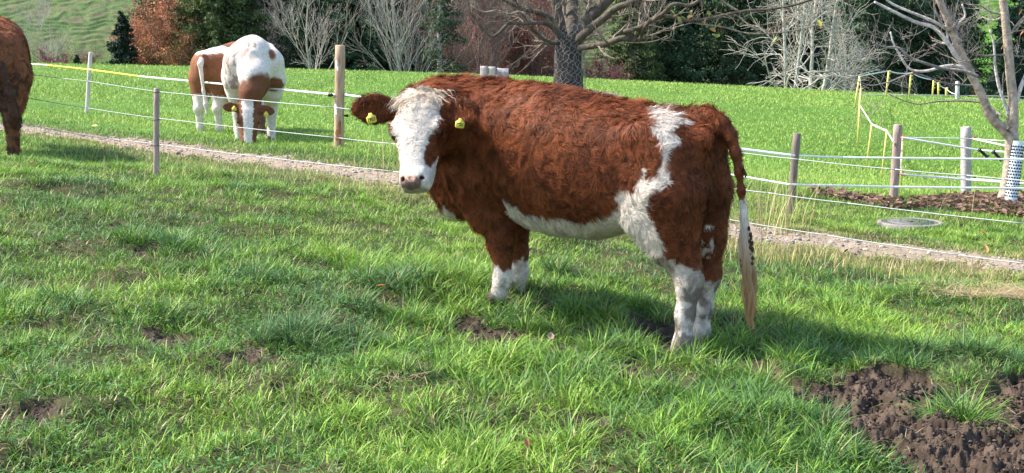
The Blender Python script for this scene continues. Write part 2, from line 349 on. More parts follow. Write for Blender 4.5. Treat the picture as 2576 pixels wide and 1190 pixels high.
def sampleY(n, y0, y1, pw, uw=.41):
    t = rng.random(n); e = 2 - pw; Y = (y0 ** e + t * (y1 ** e - y0 ** e)) ** (1 / e) if abs(e) > 1e-6 else y0 * (y1 / y0) ** t
    return np.column_stack([rng.uniform(-uw, uw, n) * Y, Y])
# pasture near the camera: tufts and single blades
YF = lambda Pp: Pp
tc = sampleY(6800, 4.3, 14.5, .8); keep = (mudmask(tc) < .3) & (pathdist(tc) > .15); tc = tc[keep]
big = fbm(tc * 1.1, 3, 81); nb = ((12 + 50 * rng.random(len(tc)) * sstep(.42, .58, big) * 1.4) * (1 - .6 * sstep(.54, .64, fbm(tc * 2.6, 3, 87)))).astype(int)
TU = hitpoly([(740, 850), (700, 845), (780, 850), (30, 735), (-10, 745), (2500, 925), (2460, 915), (2550, 930), (2440, 1040), (2410, 1030), (1390, 680), (2080, 900), (2330, 900), (1540, 868), (1500, 880), (2010, 868), (2060, 855)])
lush = np.concatenate([np.zeros(len(tc)), np.ones(len(TU) * 2)]); TUJ = np.repeat(TU, 2, 0) + rng.normal(0, .05, (len(TU) * 2, 2)); tc = np.vstack([tc, TUJ]); nb = np.concatenate([nb, np.full(len(TUJ), 110)])
ti = np.repeat(np.arange(len(tc)), nb); n = len(ti); rad = np.where(lush[ti] > 0, .055, .045)
off = rng.normal(0, 1, (n, 2)) * rad[:, None]; P = tc[ti] + off; ok = (mudmask(P) < .3) | (lush[ti] > 0); P = P[ok]; ti = ti[ok]; off = off[ok]; n = len(P)
tl = rng.uniform(.045, .11, len(tc)) * (1 + .75 * sstep(.45, .65, np.concatenate([big, np.full(len(TUJ), .9)]))); tl[lush > 0] = .19
yk = P[:, 1]; L = tl[ti] * rng.uniform(.55, 1.15, n); L *= 1 - .35 * sstep(9.5, 11, yk)
az = np.arctan2(off[:, 1], off[:, 0]) + rng.normal(0, .5, n) + rng.normal(0, .3, len(tc))[ti]
lean = .15 + np.linalg.norm(off, axis=1) * 8 + rng.random(n) * .25; bend = rng.uniform(.2, 1.5, n)
Pd = pathdist(P); dry = .6 * (1 - sstep(.3, 1.3, Pd)); wet = rng.normal(0, .2, len(tc))[ti] + (lush[ti] > 0) * .6
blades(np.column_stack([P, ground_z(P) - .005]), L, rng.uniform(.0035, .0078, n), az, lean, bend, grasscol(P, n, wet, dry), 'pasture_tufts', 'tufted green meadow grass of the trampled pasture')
P = sampleY(300000, 4.25, 15.5, .7); pd_ = pathdist(P); thin = sstep(.54, .64, fbm(P * 2.6, 3, 87)) * .6; k = (rng.random(len(P)) > np.maximum(mudmask(P) * 1.1 - .01, thin)) & (pd_ > -.12 + .2 * rng.random(len(P))); P = P[k]; pd_ = pd_[k]; n = len(P)
L = rng.uniform(.025, .075, n) * (.7 + .6 * fbm(P * 2, 2, 83)); dry = .65 * (1 - sstep(.3, 1.3, pd_)) + .03 + .2 * sstep(.48, .60, fbm(P * 2.6, 3, 87))
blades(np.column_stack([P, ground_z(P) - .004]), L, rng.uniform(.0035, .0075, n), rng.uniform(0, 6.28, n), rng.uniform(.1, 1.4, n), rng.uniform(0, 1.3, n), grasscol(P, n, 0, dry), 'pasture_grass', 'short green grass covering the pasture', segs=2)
# the pasture carries on beyond both edges of the view
P = np.vstack([sampleY(190000, 3.2, 15.5, .7, .85), np.column_stack([rng.uniform(-4, 4, 50000), rng.uniform(1.2, 4.6, 50000)])]); P = P[(np.abs(P[:, 0]) > .395 * P[:, 1]) | (P[:, 1] < 4.25)]; P = P[(mudmask(P) < .5) & (pathdist(P) > 0)]; n = len(P)
blades(np.column_stack([P, ground_z(P) - .004]), rng.uniform(.05, .11, n), rng.uniform(.006, .011, n), rng.uniform(0, 6.28, n), rng.uniform(.1, 1.2, n), rng.uniform(0, 1.2, n), grasscol(P, n, 0, .05), 'outer_grass', 'green grass of the pasture beyond the edges of the view', segs=2)
P = sampleY(140000, 13.5, 48.2, 2.2, .85); P = P[(np.abs(P[:, 0]) > .41 * P[:, 1])]; P = P[(P[:, 1] > 26) | (pathdist(P) > .05)]; n = len(P); f = fbm(P * .5, 3, 95)[:, None]
blades(np.column_stack([P, ground_z(P) - .01]), rng.uniform(.05, .09, n), rng.uniform(.010, .016, n) * (P[:, 1] / 16) ** .9, rng.uniform(0, 6.28, n), rng.uniform(.1, 1.3, n), rng.uniform(0, .9, n), (np.array([.14, .235, .04]) * f * 1.3 + np.array([.22, .31, .065]) * (1.25 - f * 1.2)) * rng.uniform(.55, 1.5, (n, 1)), 'outer_field_grass', 'bright green grass of the field beyond the edges of the view', segs=2)
# clover / broad leaves
P = sampleY(9000, 4.3, 11, .8); P = P[(fbm(P * 1.7, 3, 91) > .52) & (mudmask(P) < .3) & (pathdist(P) > .3)]; n = len(P); P = np.repeat(P, 3, 0); n = len(P); az = np.tile([0, 2.1, 4.2], n // 3) + np.repeat(rng.random(n // 3) * 6.28, 3)
cc = np.array([.07, .17, .04]) * rng.uniform(.7, 1.5, (n, 1))
blades(np.column_stack([P, ground_z(P) + .03 + rng.random(n) * .02]), rng.uniform(.012, .024, n), rng.uniform(.010, .018, n), az, np.full(n, 1.35), np.full(n, .2), cc, 'clover', 'small round clover leaves among the grass', segs=2)
# far field
P = sampleY(520000, 13.5, 48.2, 2.2, .42); pd_ = np.where(P[:, 1] < 26, pathdist(P), 5); lit = sdpoly(P, LITTER)
k = (pd_ > .05) & ((lit > .02) | (rng.random(len(P)) < .12)); P = P[k]; pd_ = pd_[k]; lit = lit[k]; n = len(P)
L = rng.uniform(.03, .062, n) * (1 + P[:, 1] / 60); W = rng.uniform(.006, .010, n) * (P[:, 1] / 16) ** .9
gp = fbm(P * .5, 3, 95); f = gp[:, None]
isf = sstep(.5, 1.8, pd_) * sstep(0, .6, np.where(P[:, 0] > 2, lit, 3)); cf = (np.array([.14, .235, .04]) * f * 1.3 + np.array([.22, .31, .065]) * (1.25 - f * 1.2)); cf = cf * rng.uniform(.55, 1.5, (n, 1))
c = np.where((rng.random(n) < isf)[:, None], cf, grasscol(P, n, 0, .35 * (1 - sstep(.2, 1.0, pd_)))); z = ground_z(P)
blades(np.column_stack([P, z - .01]), L, W, rng.uniform(0, 6.28, n), rng.uniform(.1, 1.3, n), rng.uniform(0, .9, n), c, 'field_grass', 'bright green even grass of the field beyond the path', segs=2)
# tall dry stalks
def stalks(spots, name, label, Hh, nb, spread=.25):
    Ps = []; Ls = []; 
    for (px, py), k in zip(spots, nb):
        q = hit(px, py)[:2] + rng.normal(0, spread, (k, 2)); Ps.append(q)
    P = np.vstack(Ps); n = len(P); L = Hh * rng.uniform(.5, 1.1, n)
    c = np.array([.45, .37, .17]) * rng.uniform(.6, 1.3, (n, 1)); c[rng.random(n) < .3] *= np.array([.6, .9, .5])
    blades(np.column_stack([P, ground_z(P)]), L, rng.uniform(.004, .009, n), rng.uniform(0, 6.28, n), rng.uniform(0, .3, n), rng.uniform(.1, .9, n), c, name, label, 1.1, 5)
stalks([(1960, 560), (1975, 575), (1920, 590), (1850, 600), (2010, 560), (985, 440), (975, 470), (2380, 545), (1990, 600)], 'dry_stalks', 'tall straw coloured grass stalks by the fence', .62, [34, 26, 26, 30, 12, 14, 12, 8, 18], .16)
stalks([(130, 345), (200, 365), (300, 400), (480, 420), (560, 440), (700, 452), (800, 470), (400, 440), (60, 340), (650, 450), (1850, 640), (1950, 660), (2100, 680), (2250, 700), (2400, 720), (960, 500), (900, 480), (490, 275), (2540, 790)], 'dry_tussocks', 'yellowed bent grass beside the gravel path', .17, [40, 50, 60, 60, 60, 50, 50, 50, 40, 40, 260, 240, 220, 170, 110, 60, 60, 6, 60], .30)
# straw lying at the right
P = hit(2540, 765)[:2] + rng.normal(0, 1, (1800, 2)) * np.array([.28, .13]); n = len(P)
blades(np.column_stack([P, ground_z(P) + .05 + .03 * rng.random(n)]), rng.uniform(.08, .2, n), np.full(n, .004), rng.uniform(0, 6.28, n), rng.uniform(1.3, 1.6, n), rng.uniform(-.1, .2, n), np.array([.55, .42, .24]) * rng.uniform(.6, 1.2, (n, 1)), 'straw', 'pale straw strewn on the grass at the right', 1, 2)
P = np.vstack([hit(a_, b_)[:2] + rng.normal(0, .08, (k_, 2)) for a_, b_, k_ in [(1020, 980, 90), (2500, 1050, 20), (2300, 1120, 12), (640, 890, 14), (60, 1010, 8), (150, 880, 5)]]); n = len(P)
blades(np.column_stack([P, ground_z(P) + .035]), rng.uniform(.05, .14, n), np.full(n, .0035), rng.uniform(0, 6.28, n), rng.uniform(1.2, 1.6, n), rng.uniform(-.1, .3, n), np.array([.5, .40, .24]) * rng.uniform(.5, 1.2, (n, 1)), 'dead_stems', 'bleached dead stems lying in the grass and mud', 1, 3)
# leaf litter under the right tree
def leafmesh(P, size, col, name, tilt=.5, kind=None, base=None, mat=None):
    n = len(P); az = rng.random(n) * 6.28; d = np.stack([np.cos(az), np.sin(az), rng.normal(0, tilt, n)], 1); d = nrm(d); s = nrm(np.cross(d, np.stack([rng.normal(0, tilt, n), rng.normal(0, tilt, n), np.ones(n)], 1))); u = np.cross(s, d)
    t = [(-.5, 0, 0), (-.2, .28, .10), (.2, .25, .08), (.55, 0, -.05), (.2, -.25, .10), (-.2, -.28, .07), (0, 0, -.04)]
    V = np.stack([P + (d * a + s * b * .9 + u * c_) * size[:, None] for a, b, c_ in t], 1).reshape(-1, 3)
    T = np.array([(0, 1, 6), (1, 2, 6), (2, 3, 6), (3, 4, 6), (4, 5, 6), (5, 0, 6)]); Fq = (T[None] + (np.arange(n) * 7)[:, None, None]).reshape(-1, 3)
    if base is not None: V = V - base
    o = mesh_np(name, V, [Fq], mat or M_leaf, col=np.repeat(col, 7, 0), smooth=False)
    if kind: o['kind'] = kind
    return o
lo, hi = LITTER.min(0), LITTER.max(0); P = rng.uniform(lo, hi, (14000, 2)); d = sdpoly(P, LITTER) + .1 + (fbm(P * 1.5, 3, 99) - .5) * 1.2; P = P[d < 0][:3000]; n = len(P)
cc = np.array([.17, .11, .075]) * rng.uniform(.4, 1.9, (n, 1)) * (1 + .2 * (rng.random((n, 3)) - .5))
tag(leafmesh(np.column_stack([P, ground_z(P) + rng.uniform(.015, .06, n)]), rng.uniform(.06, .12, n), cc, 'leaf_litter', .45, 'stuff'), 'brown fallen leaves strewn under the bare tree', 'leaves')
for (px, py, s, c, lb) in [(2478, 645, .11, (.50, .33, .12), 'large tan leaf lying at the far edge of the gravel path'), (2472, 602, .10, (.55, .30, .07), 'orange yellow leaf on the grass above the gravel path'),
        (958, 748, .055, (.42, .17, .07), 'small orange brown leaf standing in the grass left of the front hooves'), (82, 425, .08, (.40, .16, .07), 'orange leaf behind the hoof of the left cow'), (2475, 632, .06, (.5, .4, .2), 'pale leaf edge beside the large tan leaf'),
        (238, 325, .10, (.6, .5, .22), 'curled pale leaf beside the left end of the path'), (1325, 1160, .04, (.45, .12, .09), 'tiny red leaf in the near grass at the bottom'), (1385, 880, .07, (.38, .28, .2), 'grey brown leaf on the mud spot below the belly'), (1420, 912, .06, (.33, .26, .2), 'dull leaf just below the grey brown leaf')]:
    q = hit(px, py); q[2] = gz1(q[0], q[1]) + .05 + (0.02 if py > 600 else 0)
    o = leafmesh(np.array([q]), np.array([s]), np.array([c]), 'fallen_leaf', .5, None, q); o.location = q; tag(o, lb, 'leaf', 'single fallen leaves')

# ------------------------------------------------------------------ manhole
q = hit(2290, 566); q[2] -= .03; D_ = 165 / F * q[1]; mh = empty('manhole', q, 'round concrete manhole with a grey patterned iron cover in the grass by the path', 'manhole')
mb = MB(q); zt = q[2] + .07; k = 48; th = np.arange(k) * 2 * math.pi / k; R0 = D_ / 2
prof = [(R0, -.12), (R0, .055), (R0 - .012, .067), (R0 - .055, .067), (R0 - .058, .05), (R0 - .2, .05)]
V = np.vstack([np.stack([r * np.cos(th) + q[0], r * np.sin(th) + q[1], np.full(k, h + q[2])], 1) for r, h in prof]); j = np.arange(k); j2 = (j + 1) % k
mb.add(V, np.vstack([np.stack([i * k + j, i * k + j2, (i + 1) * k + j2, (i + 1) * k + j], 1) for i in range(len(prof) - 1)]), None, (.22, .20, .18)); mb.build('concrete_ring', M_stone, mh)
mb = MB(q); V = np.vstack([np.stack([r * np.cos(th) + q[0], r * np.sin(th) + q[1], np.full(k, h + q[2])], 1) for r, h in [(R0 - .062, .045), (R0 - .062, .064), (R0 - .075, .066), (R0 - .08, .062)]] + [np.array([[q[0], q[1], q[2] + .062]])])
mb.add(V, np.vstack([np.stack([i * k + j, i * k + j2, (i + 1) * k + j2, (i + 1) * k + j], 1) for i in range(3)]), np.stack([3 * k + j, 3 * k + j2, np.full(k, 4 * k)], 1), (.10, .095, .105))
r2 = R0 - .1
for a_ in np.arange(-r2, r2, .028):
    hw = math.sqrt(max(r2 * r2 - a_ * a_, 0)); mb.tube([(q[0] - hw, q[1] + a_, q[2] + .063), (q[0] + hw, q[1] + a_, q[2] + .063)], .0055, 5, col=(.14, .13, .14)); mb.tube([(q[0] + a_, q[1] - hw, q[2] + .0625), (q[0] + a_, q[1] + hw, q[2] + .0625)], .005, 5, col=(.14, .13, .14))
ml = mb.build('iron_cover', M_plain, mh); mb = MB(q); mb.tube([(q[0], q[1], q[2] + .06), (q[0], q[1], q[2] + .073)], .03, 12, col=(.02, .02, .02)); mb.build('lifting_hole', M_plain, ml)

# ------------------------------------------------------------------ fences
def post(base_px, top_px, wpx, name, label, group, colr, square=False, mat=None, rough=.06, base=None):
    b = hit(*base_px) if base is None else base
    r = wpx / 2 / F * b[1]; t = atY(top_px[0], top_px[1], b[1]); e = empty(name, b, label, 'fence post', group); mb = MB(b); b2 = b - (t - b) * .12
    n = 9; Pp = [b2 + (t - b2) * i / (n - 1) for i in range(n)]; R = [r * (1 + .04 * math.sin(i * 2.1)) for i in range(n)]; Pp += [t + (t - b) * .006]; R += [r * .8]
    mb.tube(Pp, R, 4 if square else 12, col=colr, rough=0 if square else rough); mb.build('post_shaft', mat or M_wood, e, smooth=not square)
    return e, b, t, r
e393, b393, t393, r393 = post((393, 438), (394, 223), 15, 'fence_post', 'grey round wooden post with wire rings between pasture and gravel path', 'thin posts of the near wire fence', (.36, .27, .24))
for f_ in (.04, .36, .66):
    mb = MB(b393); p_ = t393 + (b393 - t393) * f_; a_ = np.arange(13) * math.pi / 6; mb.tube([p_ + np.array([math.cos(x), math.sin(x), 0]) * (r393 + .003) for x in a_], .004, 5, cap=False, col=(.12, .11, .1)); mb.build('wire_ring', M_plain, e393)
e222, b222, t222, r222 = post((218, 285), (228, 132), 10, 'fence_post', 'slim pale leaning post carrying the yellow and white tape, leftmost in the field', 'posts of the tape fence', (.62, .55, .5))
e853, b853, t853, r853 = post((852, 371), (856, 115), 25, 'fence_post', 'thick round peeled post with orange bark patches behind the left ear', 'posts of the tape fence', (.45, .31, .21))
for fz, ang, hh_, ww_, cc in [(.18, -2.2, .05, .5, (.75, .7, .66)), (.22, -1.9, .03, .4, (.75, .7, .66)), (.62, -2.2, .07, .6, (.8, .77, .75)), (.8, -1.3, .08, .5, (.36, .13, .06)), (.87, -1.8, .06, .7, (.42, .17, .07)), (.93, -1.2, .05, .5, (.34, .13, .06)), (.15, -1.5, .03, .3, (.5, .2, .12))]:
    mb = MB(b853); c0 = t853 + (b853 - t853) * fz; V = []
    for zz_ in (-1, -.3, .4, 1):
        for k_ in range(6):
            aa = ang + (k_ / 5 - .5) * ww_ * (1 + .3 * math.sin(zz_ * 5 + k_)); V.append(c0 + np.array([math.cos(aa), math.sin(aa), 0]) * (r853 * 1.075) + np.array([0, 0, zz_ * hh_ * (1 + .25 * math.sin(k_ * 2.7))]))
    mb.add(V, [(i * 6 + j, i * 6 + j + 1, i * 6 + j + 7, i * 6 + j + 6) for i in range(3) for j in range(5)], None, cc); mb.build('bark_patch', M_wood, e853)
def insul(p, col, parent, base, s=1., dirx=1):
    mb = MB(base); mb.tube([p, p + np.array([.03 * s * dirx, 0, 0]), p + np.array([.05 * s * dirx, 0, 0])], [.008 * s, .02 * s, .02 * s], 8, col=col); mb.tube([p + np.array([.06 * s * dirx, 0, -.02 * s]), p + np.array([.06 * s * dirx, 0, .02 * s])], .013 * s, 8, col=col); return mb.build('insulator', M_plain, parent)
for dx_ in (-1, 1): insul(atY(853 + dx_ * 12, 239, b853[1] - .02), (.015, .015, .015), e853, b853, 1.1, dx_)
insul(atY(865, 291, b853[1] - .02), (.02, .015, .015), e853, b853, .8, 1)
e2000, b2000, t2000, r2000 = post((1987, 545), (2005, 336), 20, 'fence_post', 'dark weathered post leaning right among tall dry stalks, nearest behind the tail', 'posts of the tape fence', (.20, .16, .14))
e2255, b2255, t2255, r2255 = post((2248, 497), (2259, 314), 22, 'fence_post', 'round grey brown post with a red insulator and yellow rods behind it', 'posts of the tape fence', (.36, .27, .24))
e2430, b2430, t2430, r2430 = post((2430, 492), (2430, 320), 27, 'fence_post', 'square grey concrete post left of the young bare tree', 'posts of the tape fence', (.42, .39, .37), True, M_stone)
for p_, e_, b_ in [((2265, 346), e2255, b2255), ((2263, 438), e2255, b2255), ((2441, 348), e2430, b2430)]:
    insul(atY(p_[0], p_[1], b_[1] - .06), (.75, .16, .09), e_, b_, 1., 1)
insul(atY(2441, 450, b2430[1] - .06), (.02, .02, .02), e2430, b2430, 1., 1)
eL, bL, tL, rL = post((2408, 250), (2409, 205), 11, 'fence_post', 'pale square post at the far edge of the field in front of the spruces', 'posts of the tape fence', (.6, .57, .52), True, base=atY(2408, 252, 45))
# split gate post behind the back of the cow
bg = atY(1245, 385, 15.2); bg[2] = gz1(bg[0], bg[1]); tg = atY(1246, 168, 15.2); e = empty('gate_post', bg, 'thick split grey timber post just above the back of the main cow', 'fence post')
mb = MB(bg); rg = 37 / F * 15.2
for k_, (dx_, ww_, top_, c_) in enumerate([(-.74, .27, 0, (.48, .43, .38)), (-.20, .25, -.006, (.50, .45, .39)), (.52, .44, -.022, (.24, .23, .235))]):
    x0 = tg[0] + dx_ * rg; hw = ww_ * rg * .96; d2 = rg * .8
    prof = [(-hw, -d2 * .93), (-hw * .9, -d2), (hw * .9, -d2 * (1.02 - .05 * k_)), (hw, -d2 * .95), (hw, d2 * .9), (hw * .8, d2), (-hw * .8, d2), (-hw, d2 * .9)]
    V = []
    for lv, s_ in ((bg[2] - .1, 1.05), (bg[2] + .5, 1.0), (tg[2] + top_ - .03, .98), (tg[2] + top_, .97)):
        V += [(x0 + a_ * s_ + .004 * math.sin(lv * 9 + b_), bg[1] + b_ * s_, lv + (.012 * math.sin(a_ * 90 + b_ * 60) if lv > tg[2] - .1 else 0)) for a_, b_ in prof]
    V.append((x0, bg[1], tg[2] + top_ + .004)); Qd = [(i * 8 + j, i * 8 + (j + 1) % 8, (i + 1) * 8 + (j + 1) % 8, (i + 1) * 8 + j) for i in range(3) for j in range(8)]
    mb.add(V, Qd, [(24 + j, 24 + (j + 1) % 8, 32) for j in range(8)], c_)
mb.build('timber', M_wood, e, smooth=False)
# yellow plastic rods
ROD = [((2150, 272), (2162, 192), 'farthest of the rods running down the field, tilted, at the top of the slope'), ((2158, 310), (2166, 222), 'tilted yellow rod second from the top of the slope'), ((2157, 370), (2163, 265), 'yellow rod halfway down the slope with tape twisting from its top'),
       ((2180, 420), (2193, 313), 'yellow rod second nearest left of the round post'), ((2217, 452), (2231, 330), 'yellow rod just left of the round grey brown post'), ((2266, 474), (2271, 356), 'yellow rod right against the round grey brown post')]
rods = []
for (b_, t_, lb) in ROD:
    b0 = hit(*b_); t0 = atY(t_[0], t_[1], b0[1]); rods.append((b0, t0, lb))
for (b_, t_, Y_, lb) in [((2228, 246), (2236, 178), 44, 'first yellow rod of the row along the crest, tallest against the spruces'), ((2286, 248), (2292, 183), 45, 'second yellow rod of the row along the crest'), ((2345, 250), (2349, 200), 46, 'third yellow rod of the row along the crest'), ((2361, 250), (2360, 208), 46.4, 'yellow rod close to the third one on the crest'), ((2380, 252), (2380, 222), 46.8, 'shortest yellow rod beside the pale square post')]:
    rods.append((atY(b_[0], b_[1], Y_), atY(t_[0], t_[1], Y_), lb))
for b0, t0, lb in rods:
    e = empty('fence_rod', b0, lb, 'fence rod', 'yellow rods of the electric fence'); r_ = max(.009, 2.3 / F * b0[1]); mb = MB(b0); mb.tube([b0 - (t0 - b0) * .1, (b0 + t0) / 2, t0], [r_ * .8, r_, r_], 6, col=(.72, .60, .16)); mb.build('rod', M_plain, e)
    for f_ in (.55, .72, .86, .97):
        mb = MB(b0); p_ = b0 + (t0 - b0) * f_; mb.tube([p_, p_ + np.array([r_ * 2.2, 0, r_])], [r_ * 1.1, r_ * .6], 5, col=(.75, .62, .12)); mb.build('clip', M_plain, e)
def sag(a, b, s, n=14):
    t = np.linspace(0, 1, n)[:, None]; P = np.asarray(a) * (1 - t) + np.asarray(b) * t; P[:, 2] -= (4 * s * t * (1 - t))[:, 0]; return P
def wire(pts, r, name, label, col=(.5, .52, .5), cat='fence wire', group=None, tape=0, s=.015, cols=None):
    pts = [np.array(p_, float) for p_ in pts]; cols = list(cols) if cols else None
    for i0_, i1_ in ((-1, -2), (0, 1)):
        p_ = pts[i0_]; q_ = pts[i1_]
        if abs(p_[0]) > .385 * p_[1]:
            d_ = p_ - q_; e_ = p_ + d_ / np.linalg.norm(d_[:2]) * 4.; e_[2] = p_[2] + gz1(e_[0], e_[1]) - gz1(p_[0], p_[1])
            if i0_ == -1: pts.append(e_); cols and cols.append(cols[-1])
            else: pts.insert(0, e_); cols and cols.insert(0, cols[0])
    mb = MB(pts[0])
    for k_, (a_, b_) in enumerate(zip(pts[:-1], pts[1:])):
        P_ = sag(a_, b_, s); c_ = cols[k_] if cols else col
        if tape: mb.ribbon(P_, np.array([0, 0, tape]), .003, c_)
        else: mb.tube(P_, r, 5, col=c_)
    o = mb.build(name, M_plain, None); o.location = tuple(float(x) for x in pts[0]); return tag(o, label, cat, group)
# near wires (pasture side), height above ground follows the photo
rEnd = hit(2900, 820)
def nearY(px): return 15 + (px - 393) / (2576 - 393) * (10.2 - 15) * 1.0
def npt(px, py): return atY(px, py, 1 / (1 / 15. + (px - 393) / (2576 - 393.) * (1 / 10.2 - 1 / 15.)))
wire([npt(-200, 155), npt(75, 187), npt(222, 204), npt(393, 230), npt(840, 270), npt(980, 284), npt(1820, 378), npt(2010, 401), npt(2252, 426), npt(2432, 441), npt(2750, 468)], .0042, 'fence_wire', 'top thin wire of the near fence, crossing both cows in the field', group='thin wires of the near fence', s=.004)
wire([npt(-200, 215), npt(75, 247), npt(222, 272), npt(393, 297), npt(853, 347), npt(985, 361), npt(1820, 470), npt(1932, 485), npt(2132, 511), npt(2576, 562), npt(2750, 582)], .0042, 'fence_wire', 'middle thin wire of the near fence, passing above the manhole', group='thin wires of the near fence', s=.004)
wire([npt(-200, 268), npt(75, 315), npt(222, 342), npt(393, 362), npt(644, 393), npt(990, 431), npt(1820, 550), npt(2082, 592), npt(2412, 641), npt(2576, 662), npt(2750, 684)], .0045, 'fence_wire', 'lowest thin wire of the near fence, running over the gravel path', group='thin wires of the near fence', s=.004)
Wt = (.86, .87, .88); Ye = (.85, .75, .08)
A0 = atY(-120, 148, 27); A1 = atY(118, 164, 26); A2 = atY(224, 175, b222[1] - .06); A3 = atY(350, 192, 22.6); A4 = atY(841, 238, b853[1] - .05)
wire([A0, A1, A2, A3, A4], 0, 'fence_tape', 'long tape, partly yellow, running from the left cow to the thick peeled post', tape=.027, s=.0, cols=[Wt, Ye, Ye, Wt], cat='fence tape', group='white tapes of the fence')
p2 = atY(1990, 391, b2000[1] - .08)
wire([atY(866, 238, b853[1] - .05), atY(1240, 288, 15.1), p2], 0, 'fence_tape', 'tape leaving the thick peeled post to the right behind the head', Wt, tape=.03, s=.01, cat='fence tape', group='white tapes of the fence')
wire([p2, atY(2120, 396, 14.9), atY(2576, 401, 14.7), atY(2760, 403, 14.6)], 0, 'fence_tape', 'upper horizontal tape running right from the dark leaning post', Wt, tape=.020, s=.0, cat='fence tape', group='white tapes of the fence')
p3 = atY(1985, 464, b2000[1] - .08)
wire([atY(1100, 360, 16), atY(1825, 437, 15), p3, atY(2250, 470, 14.8), atY(2576, 474, 14.7), atY(2760, 476, 14.6)], 0, 'fence_tape', 'lower horizontal tape crossing the dark leaning post near its middle', Wt, tape=.021, s=.0, cat='fence tape', group='white tapes of the fence')
i1 = atY(2270, 346, b2255[1] - .08); i2 = atY(2268, 438, b2255[1] - .08); i3 = atY(2446, 349, b2430[1] - .08); i4 = atY(2446, 450, b2430[1] - .08)
wire([i1, atY(2465, 378, 16.6), atY(2600, 388, 16.2), atY(2750, 392, 16)], 0, 'fence_tape', 'tape slanting down from the upper red insulator to the black handles', Wt, tape=.022, s=.0, cat='fence tape', group='white tapes of the fence')
wire([i1, atY(2420, 348, 16.9), i3], .006, 'fence_rope', 'thin white rope level between the two upper red insulators', Wt, cat='fence rope', s=.0)
wire([i2, atY(2430, 452, 16.7), atY(2540, 460, 16.4), atY(2750, 470, 16)], 0, 'fence_tape', 'tape slanting down from the lower red insulator', Wt, tape=.021, s=0, cat='fence tape', group='white tapes of the fence')
wire([i2, atY(2440, 449, 16.9), atY(2560, 458, 16.5)], .005, 'fence_rope', 'thin rope just above the lowest slanting tape', Wt, cat='fence rope', s=.0)
wire([i3, atY(2530, 367, 16.9), atY(2576, 369, 16.8), atY(2750, 376, 16.5)], 0, 'fence_tape', 'short upper tape from the concrete post to the tree', Wt, tape=.021, s=0, cat='fence tape', group='white tapes of the fence')
wire([i3, atY(2520, 354, 17.2), atY(2750, 366, 17.2)], .005, 'fence_rope', 'thin rope above the short upper tape at the tree', Wt, cat='fence rope', s=.0)
wire([i4, atY(2530, 457, 16.6), atY(2750, 474, 16.3)], .006, 'fence_rope', 'rope from the black insulator on the concrete post to the tree', Wt, cat='fence rope', s=0)
wire([i1, atY(2266, 400, b2255[1] - .09), i2], .006, 'fence_rope', 'short vertical rope joining the two red insulators of the round post', Wt, cat='fence rope', s=.0)
rt = [r[1] for r in rods]
wire([rt[6], rt[7], rt[8], rt[9], rt[10], atY(2404, 236, 45)], 0, 'fence_tape', 'thin tape along the rods on the crest down to the pale square post', Wt, tape=.03, s=.05, cat='fence tape', group='white tapes of the fence')
wire([rt[6], rt[0], rt[1], rt[2], rt[3], rt[4], atY(2250, 362, b2255[1] - .08)], 0, 'fence_tape', 'twisted tape coming down the slope along the tilted yellow rods', Wt, tape=.035, s=.0, cat='fence tape', group='white tapes of the fence')
wire([atY(2150, 243, 44.5), atY(2300, 246, 44.5), atY(2409, 249, 45), atY(2576, 252, 45), atY(2800, 256, 45)], .014, 'fence_wire', 'far thin wire along the crest of the field', s=0)
wire([atY(2150, 237, 44.5), atY(2300, 239, 44.5), atY(2409, 240, 45), atY(2576, 243, 45), atY(2800, 246, 45)], .012, 'fence_wire', 'upper far wire along the crest of the field', s=0)
for (a_, b_, lb, cc) in [((2463, 376), (2484, 395), 'left black gate handle hanging from the slanting tape', (.02, .02, .022)), ((2498, 381), (2520, 403), 'right dark blue gate handle hanging from the slanting tape', (.015, .02, .045))]:
    p0 = atY(a_[0], a_[1], 16.3); p1 = atY(b_[0], b_[1], 16.3); e = empty('electric_gate_closer', p0, lb, 'gate handle'); d_ = p1 - p0
    mb = MB(p0); mb.tube([p0, p0 + d_ * .08, p0 + d_ * .1, p0 + d_ * .5, p0 + d_ * .9, p0 + d_ * .92, p1], [.028, .028, .016, .019, .016, .028, .028], 12, col=cc); mb.build('grip', M_plain, e)
    mb = MB(p0); mb.tube([p1, p1 + d_ * .25, p1 + d_ * .35 + np.array([0, 0, .02])], .004, 6, col=(.5, .5, .5)); mb.build('hook', M_plain, e); mb = MB(p0); mb.tube([p0 - d_ * .2, p0], .004, 6, col=(.5, .5, .5)); mb.build('hook', M_plain, e)
